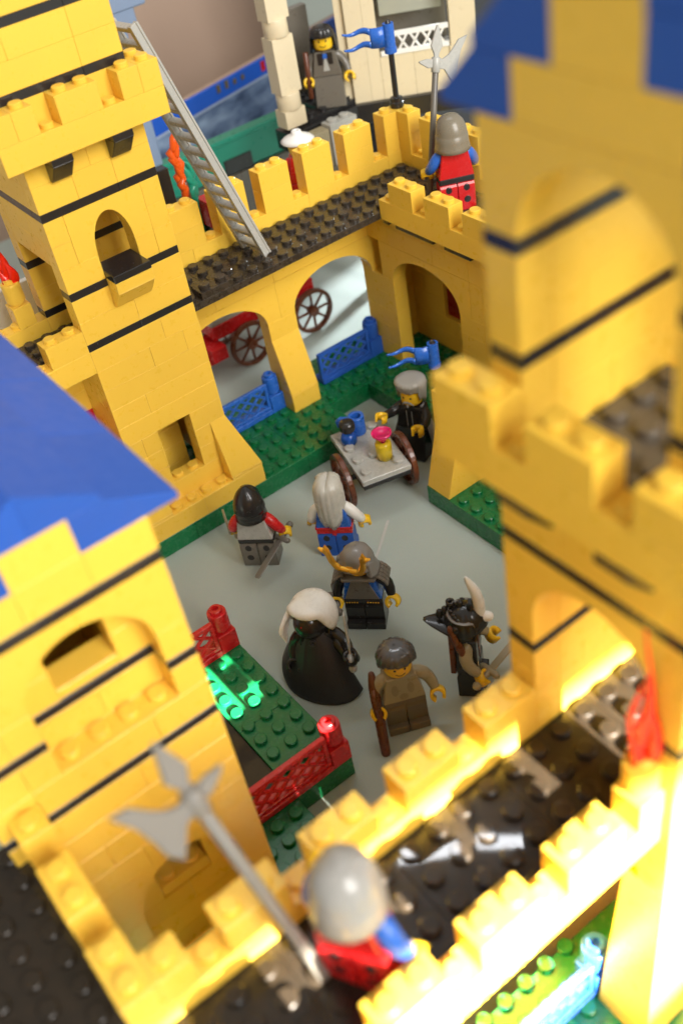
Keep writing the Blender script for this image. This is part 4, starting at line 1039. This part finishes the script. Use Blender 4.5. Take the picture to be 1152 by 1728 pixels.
def torch(name, label, c, mat_fl, round_z=1.2, hgt=2.0, lean=(0, 0)):
    t = thing(name, label, 'torch', tuple(c)); c = Vector(c)
    part('base_brick', Y, t, lambda m: m.box(c.x - .5, c.x + .5, c.y - .5, c.y + .5, c.z, c.z + 1.19, .03))
    part('round_brick', Y, t, lambda m: m.lathe([(0, 1.2), (.36, 1.2), (.36, 1.36), (.49, 1.38), (.49, 2.3), (.46, 2.4), (.30, 2.4), (.30, 2.58), (.27, 2.6), (0, 2.6)], 24, 0, Matrix.Translation(c), False))
    def f(m):
        rnd = random.Random(4)
        z = c.z + 2.5
        for k, (dx, dy, s) in enumerate(((0, 0, 1.0), (.16, -.1, .72), (-.18, .1, .62), (.05, .16, .5))):
            pts, rd = [], []
            for i in range(9):
                u = i / 8
                pts.append((c.x + dx + lean[0] * u + .14 * math.sin(4.5 * u + k), c.y + dy + lean[1] * u + .10 * math.cos(5 * u + k * 2), z + hgt * s * u)); rd.append(max(.03, .22 * (1 - u) ** .7 * (1 + .35 * math.sin(7 * u + k))))
            m.tube(pts, rd, 10, flat=.7)
    part('flame', mat_fl, t, f)
    return t
torch('torch', 'clear red flame on a yellow round brick at the left edge behind the tall tower', (-7.0, 5.5, 13.2), TRD, hgt=2.6)
torch('torch', 'clear red flame on a sun bleached yellow brick by the right gate tower', (-6.35, -34.15, 13.2), TRD, hgt=5.0)
Ld = thing('ladder', 'long light grey ladder leaning from the dark walkway up past the tall tower', 'ladder', (6, 3, 12.4))
La, Lb = Vector((5.85, 2.0, 12.64)), Vector((1.65, 2.0, 25.9))
ld = (Lb - La).normalized(); ls = Vector((-.10, .99, 0)); ls = (ls - ld * ls.dot(ld)).normalized(); ln = ld.cross(ls); LL = (Lb - La).length
for k in (0, 1):
    o_ = La + ls * (1.9 * k)
    def f(m):
        m.hexa([o_ + ls * a_ + ln * b_ + ld * l_ for b_ in (-.22, .22) for a_ in (-.10, .10) for l_ in (0, LL)], .03)
        for b0, b1 in ((-.24, -.12), (.12, .24)): m.hexa([o_ + ls * a_ + ln * b_ + ld * l_ for b_ in (b0, b1) for a_ in (-.16, .16) for l_ in (0, LL)], .02)
    part('rail', GR, Ld, f)
for k in range(16):
    o_ = La + ld * (.55 + k * (LL - .8) / 15)
    part('rung', GR, Ld, lambda m: m.hexa([o_ + ls * a_ + ln * b_ + ld * l_ for b_ in (-.20, .20) for a_ in (.1, 1.8) for l_ in (-.12, .12)], .03))

# ------------------------------------------------------------------ wagon behind the arches
Wg = thing('wagon', 'red wagon with big brown spoked wheels seen through the back arches', 'wagon', (11, 13, 0))
def f(m):
    m.box(6.0, 14.35, 11.9, 15.0, 2.75, 3.75, .04)
    m.box(5.2, 6.4, 11.2, 12.4, 1.6, 2.6, .05); m.box(4.6, 6.4, 12.4, 14, .8, 2.3, .05)
part('body', RD, Wg, f)
part('bed', GR, Wg, lambda m: m.brick(6, 14, 12, 15, 3.75, 4.1, studs=True))
part('cargo', RDD, Wg, lambda m: [m.stud(6.5 + k, 12.4, 4.3, r=.35, h=.5) for k in range(8)])
for x in (8.35, 13.65): wheel(Wg, (x, 11.45, 1.62), (0, 1, 0), 1.62)
for x in (8.35, 13.65): wheel(Wg, (x, 15.35, 1.62), (0, 1, 0), 1.62)

# ------------------------------------------------------------------ things beyond the back wall
K = thing('toy_castle', 'cream toy castle building with black base behind the back wall', 'toy castle', (22, 14, 0))
TW = Matrix.Translation((21.75, 14.3, 0)) @ Matrix.Rotation(-.62, 4, 'Z')
def turned(m, i0):
    m.v[i0:] = [tuple(TW @ Vector(v)) for v in m.v[i0:]]
def f(m):
    for z0, z1 in ((13.0, 14.15), (15.2, 18.7), (19.7, 23.0)): m.brick(16.1, 17.7, 14.3, 15.5, z0, z1)
    i0 = len(m.v)
    m.brick(0, 1.15, 0, 1, 12.8, 26); m.brick(1.15, 2.0, 0.02, 1, 12.8, 26)
    m.brick(2.0, 4.2, 0, 1, 12.8, 15.6); m.brick(4.2, 6.6, 0, 1, 12.8, 15.6); m.brick(6.6, 9.4, -.1, 1, 12.8, 15.6)
    m.brick(6.7, 8.4, -.1, 1, 15.6, 19.4); m.brick(-.6, 0, .3, 3, 12.9, 26)
    turned(m, i0)
part('wall', TN, K, f)
RC = [(0, 0), (.78, 0), (.8, .04), (.8, 1.0), (.78, 1.05), (0, 1.05)]
for z in (14.15, 18.7, 23.0): part('round_column', TN, K, lambda m: m.lathe(RC, 28, 0, Matrix.Translation((16.9, 14.9, z)), True))
part('round_column', TN, K, lambda m: m.lathe(RC, 28, 0, TW @ Matrix.Translation((7.55, .45, 19.4)), True))

def f(m):
    m.box(16.0, 19.4, 13.95, 15.8, 11.5, 12.8, .04); m.box(19.41, 22.4, 13.95, 20, 11.5, 12.79, .04); m.brick(17.9, 21.9, 14.4, 15.7, 12.8, 13.1, studs=True); m.brick(19.5, 21.9, 15.7, 18.7, 12.8, 13.1, studs=True)
    i0 = len(m.v); m.box(-.4, 11, -.4, 7, 11.5, 12.8, .04); turned(m, i0)
    m.box(29, 31, 19, 21, 0, 11.5, .05); m.box(29, 31, 14, 20, 10.5, 11.5, .05)
part('base', BK, K, f)
def f(m):
    i0 = len(m.v)
    m.box(2.1, 6.6, -.1, .15, 15.6, 15.9, .02); m.box(2.1, 6.6, -.1, .15, 16.75, 17.05, .02)
    for k in range(5):
        x = 2.5 + k * .8
        for a_, b_ in ((0, .6), (.6, 0)):
            m.hexa([(x + (a_ if z < 16.2 else b_) + dx, dy, z) for z in (15.85, 16.8) for dy in (-.08, .1) for dx in (-.08, .08)], .01)
    turned(m, i0)
part('lattice_rail', WH, K, f)
def f(m):
    i0 = len(m.v); m.box(2, 6.8, 3.0, 3.6, 12.9, 24, .05); m.box(2, 6.8, 1.2, 3, 15.0, 15.3, .05)
    for k in range(4): m.stud(2.8 + .9 * k, 2.95, 19.2, r=.35, h=.3)
    turned(m, i0); m.box(20.3, 22.0, 18.8, 19.4, 12.9, 18.6, .05)
part('grey_block', DG, K, f)
def f(m):
    i0 = len(m.v); m.hexa([(x, y, z) for z in (17.6, 22) for y in (1.6, 1.9) for x in (2.3, 6.4)], .05); turned(m, i0)
part('clear_window', plastic('smoky_clear_plastic', (.45, .47, .40), .1, trans=.3), K, f)
t, hd, hm, wh, M = figure('toy figure in a long grey dress with black hair in the cream castle doorway', (20.55, 15.3, 13.1), 232,
    dict(torso=DG, arm=DG, hand=SKIN, hip=DG, leg=DG, head=SKIN), (-.2, -.1), legs='skirt', splay=(.25, .1))
def f(m): shell(m, hm, DOME[:7] + [(.80, .3), (.82, -.1)], 60, .04, 14, zb=lambda q: -.1 + .95 * (math.cos(q) > .45), jag=.04, thick=.08)
on_head('hair', BK, t, hd, f)
part('collar', BK, t, lambda m: (m.hexa([(-.5, .49, 2.7), (-.2, .49, 2.7), (-.5, .53, 2.7), (-.2, .53, 2.7), (-.5, .46, 3.45), (-.1, .46, 3.45), (-.5, .52, 3.45), (-.1, .52, 3.45)], .02), m.hexa([(.2, .49, 2.7), (.5, .49, 2.7), (.2, .53, 2.7), (.5, .53, 2.7), (.1, .46, 3.45), (.5, .46, 3.45), (.1, .52, 3.45), (.5, .52, 3.45)], .02)), False)
part('bow_tie', BLF, t, lambda m: m.box(-.14, .14, .50, .58, 3.1, 3.4, .02), False)
part('ribbon', GR, t, lambda m: m.hexa([(-.22, .50, 2.3), (.22, .50, 2.3), (-.22, .54, 2.3), (.22, .54, 2.3), (-.06, .50, 3.1), (.06, .50, 3.1), (-.06, .54, 3.1), (.06, .54, 3.1)], .01), False)
pole('toy_staff', 'reddish brown staff held by the grey-dressed figure in the cream doorway', 'staff', tuple(Vector(wh[1][0]) + Vector((0, 0, -1.0))), tuple(Vector(wh[1][0]) + Vector((.2, .2, 1.9))), .18, BR)
t, hd, hm, wh, M = figure('toy figure in red with a wide white cone hat outside the back wall', (13.4, 9.0, 10.2), 60,
    dict(torso=RD, arm=RD, hand=SKIN, hip=RD, leg=RD, head=SKIN), (-.1, -.1), legs='skirt')
on_head('hat', WH, t, hd, lambda m: m.lathe([(1.0, .80), (1.04, .86), (.85, 1.0), (.5, 1.16), (.32, 1.24), (.30, 1.40), (.26, 1.44), (.12, 1.44), (.1, 1.34), (0, 1.34)], 32, 0, hm))
sp_ = thing('grey_platform', 'narrow dark shelf behind the back battlements carrying the red and grey toys', 'platform', (9, 9, 0))
part('deck', DG, sp_, lambda m: m.box(.6, 18.6, 7.7, 10.0, 9.6, 10.2, .04))
for x0, x1 in ((.6, 1.4), (9.3, 10.3), (18.0, 18.6)): part('support', DG, sp_, lambda m: m.box(x0, x1, 8.4, 9.4, 0, 9.6, .05))
sb = thing('stone_blocks', 'two studded grey stone blocks behind the battlements near the cream castle', 'brick', (19, 12.5, 0))
part('block', GR, sb, lambda m: (m.brick(18.0, 20.2, 12.2, 13.2, 10.4, 13.1, studs=True)))
part('side_block', OLV, sb, lambda m: m.brick(16.6, 17.95, 12.3, 13.2, 10.4, 12.9))
part('support', DG, sb, lambda m: (m.box(16.4, 21, 12.2, 13.3, 9.8, 10.4, .04), m.box(20.2, 20.9, 12.3, 13.2, 0, 9.8, .04)))
bx = thing('printed_box', 'large cardboard toy box panel with misty grey blue picture and blue top strip', 'box', (24, 35, 0))
PW = Matrix.Translation((20.67, 34.14, 0)) @ Matrix.Rotation(math.radians(14.9), 4, 'Z')
def pw(fn):
    def g(m):
        fn(m); m.v[:] = [tuple(PW @ Vector(v)) for v in m.v]
    return g
part('front_picture', PRINT, bx, pw(lambda m: m.box(-18, 22, -.12, .2, 0, 8.55, .02)))
part('white_line', plain('pale_print', (.35, .42, .55)), bx, pw(lambda m: m.box(-18, 22, -.12, .2, 8.56, 8.74, .01)))
part('blue_strip', CYANB, bx, pw(lambda m: m.box(-18, 22, -.12, .2, 8.75, 10.1, .02)))
def f(m):
    rnd = random.Random(2)
    for k in range(4): m.box(1.6 + k * 1.0, 2.0 + k * 1.0, -.17, -.1, 9.35, 9.75 + rnd.uniform(0, .25), .01)
    m.box(10.4, 11.2, -.17, -.1, 9.0, 10.0, .01)
part('printed_mark', plain('dark_gold_print', (.12, .09, .03)), bx, pw(f))
for xa, xb in ((7.2, 7.7), (8.2, 9.3)): part('printed_badge', RD, bx, pw(lambda m: m.box(xa, xb, -.17, -.1, 9.1, 9.9, .01)))
part('carton', BEIGE, bx, pw(lambda m: m.box(-18, 22, .2, .9, 0, 10.05, .05)))
gc = thing('green_crate', 'teal green plastic tray edge with a dark slot behind the battlements', 'crate', (18, 24, 0))
part('body', TEAL, gc, lambda m: m.box(9, 23.6, 24, 24.9, 7.3, 10.05, .15)); part('handle_slot', BK, gc, lambda m: m.box(15.9, 18.4, 23.92, 24.1, 7.3, 8.5, .05)); part('rim', TEAL, gc, lambda m: m.box(9, 23.7, 23.85, 25, 9.7, 10.1, .06)); part('plinth', DG, gc, lambda m: m.box(9, 23.6, 23.7, 25.2, 0, 7.29, .05))
bt_ = thing('toy_tower', 'blurred sand blue toy tower top behind the tall yellow tower', 'toy tower', (9, 24, 0))
part('wall', SBL, bt_, lambda m: m.box(7.6, 11.2, 24, 27, 10.1, 19.4, .1)); part('turret', SBL, bt_, lambda m: m.box(7.4, 12.0, 23.8, 27, 19.4, 22.6, .1)); part('turret_top', SBL, bt_, lambda m: m.box(7.4, 12.9, 23.7, 27, 20.6, 25, .1))
dk = thing('storage_box', 'dark grey box edge behind the cream castle next to the blue gable roof', 'box', (36, 27, 0))
part('body', plain('charcoal_card', (.035, .037, .042)), dk, lambda m: m.box(31.5, 50, 25, 29, 0, 34, .1))
gs = thing('grey_rock', 'bluish grey baseplate slope with a dark opening seen left of the ladder', 'rock', (3, 9, 10.2))
part('slope', plastic('bluish_grey_plastic', (.26, .27, .30), .4), gs, lambda m: m.hexa([(1.0, 8.4, 10.2), (5.0, 8.4, 10.2), (1.0, 10, 10.2), (5.0, 10, 10.2), (1.8, 9, 15.6), (4.6, 9, 14.2), (1.8, 10, 16.4), (4.6, 10, 15.2)], .1))
part('opening', BK, gs, lambda m: m.box(3.6, 4.3, 8.2, 8.9, 13.2, 16.6, .05))
for k, (x, y, z, mt, lab) in enumerate(((5.2, 8.8, 14.6, TOR, 'clear orange flame plume standing behind the battlements left of the ladder'), (5.85, 9.0, 13.4, TEAL, 'green plant stem standing behind the battlements beside the orange plume'))):
    t = thing('flame_plume' if k == 0 else 'toy_plant', lab, 'flame' if k == 0 else 'plant', (x, y, 10.2))
    part('stem', BR if k == 0 else TEAL, t, lambda m: m.cyl((x + .25 * (k == 0), y, 10.2), (x + .15 * (k == 0), y, z + .6), .14))
    def f(m):
        rnd = random.Random(k + 3)
        for i in range(9):
            z0 = z + .36 * i * (1.0 if k == 0 else .75)
            m.tube([(x + rnd.uniform(-.15, .15), y, z0 - .3), (x + rnd.uniform(-.25, .25), y + rnd.uniform(-.2, .2), z0 + .25), (x + rnd.uniform(-.3, .3), y, z0 + .6)], [.20, .25, .06], 8)
    part('plume' if k == 0 else 'leaves', mt, t, f)
t = thing('red_block', 'red brick pile showing through the first gap in the back battlements', 'brick', (7, 8.6, 10.2))
part('brick_stack', RD, t, lambda m: m.brick(5.9, 8.1, 7.9, 9.1, 12.3, 13.9)); part('dark_brick', BK, t, lambda m: m.brick(6.0, 8.0, 8.0, 9.1, 11.4, 12.3)); part('lower_brick', RD, t, lambda m: m.brick(6.1, 8.0, 7.95, 9.1, 10.2, 11.4))
t = thing('toy_sign_board', 'white board with dark bracket at the far left edge', 'board', (-8, 10, 0))
part('board', WH, t, lambda m: m.box(-12, -4.5, 9.6, 10, 0, 13.4, .05)); part('bracket', BK, t, lambda m: (m.box(-9.4, -7.6, 9.3, 9.62, 9.8, 10.4, .03), m.box(-8.8, -8.3, 9.3, 9.62, 8.0, 11.0, .03)))
for o in ROOTS:
    if '_o' in o: del o['_o']
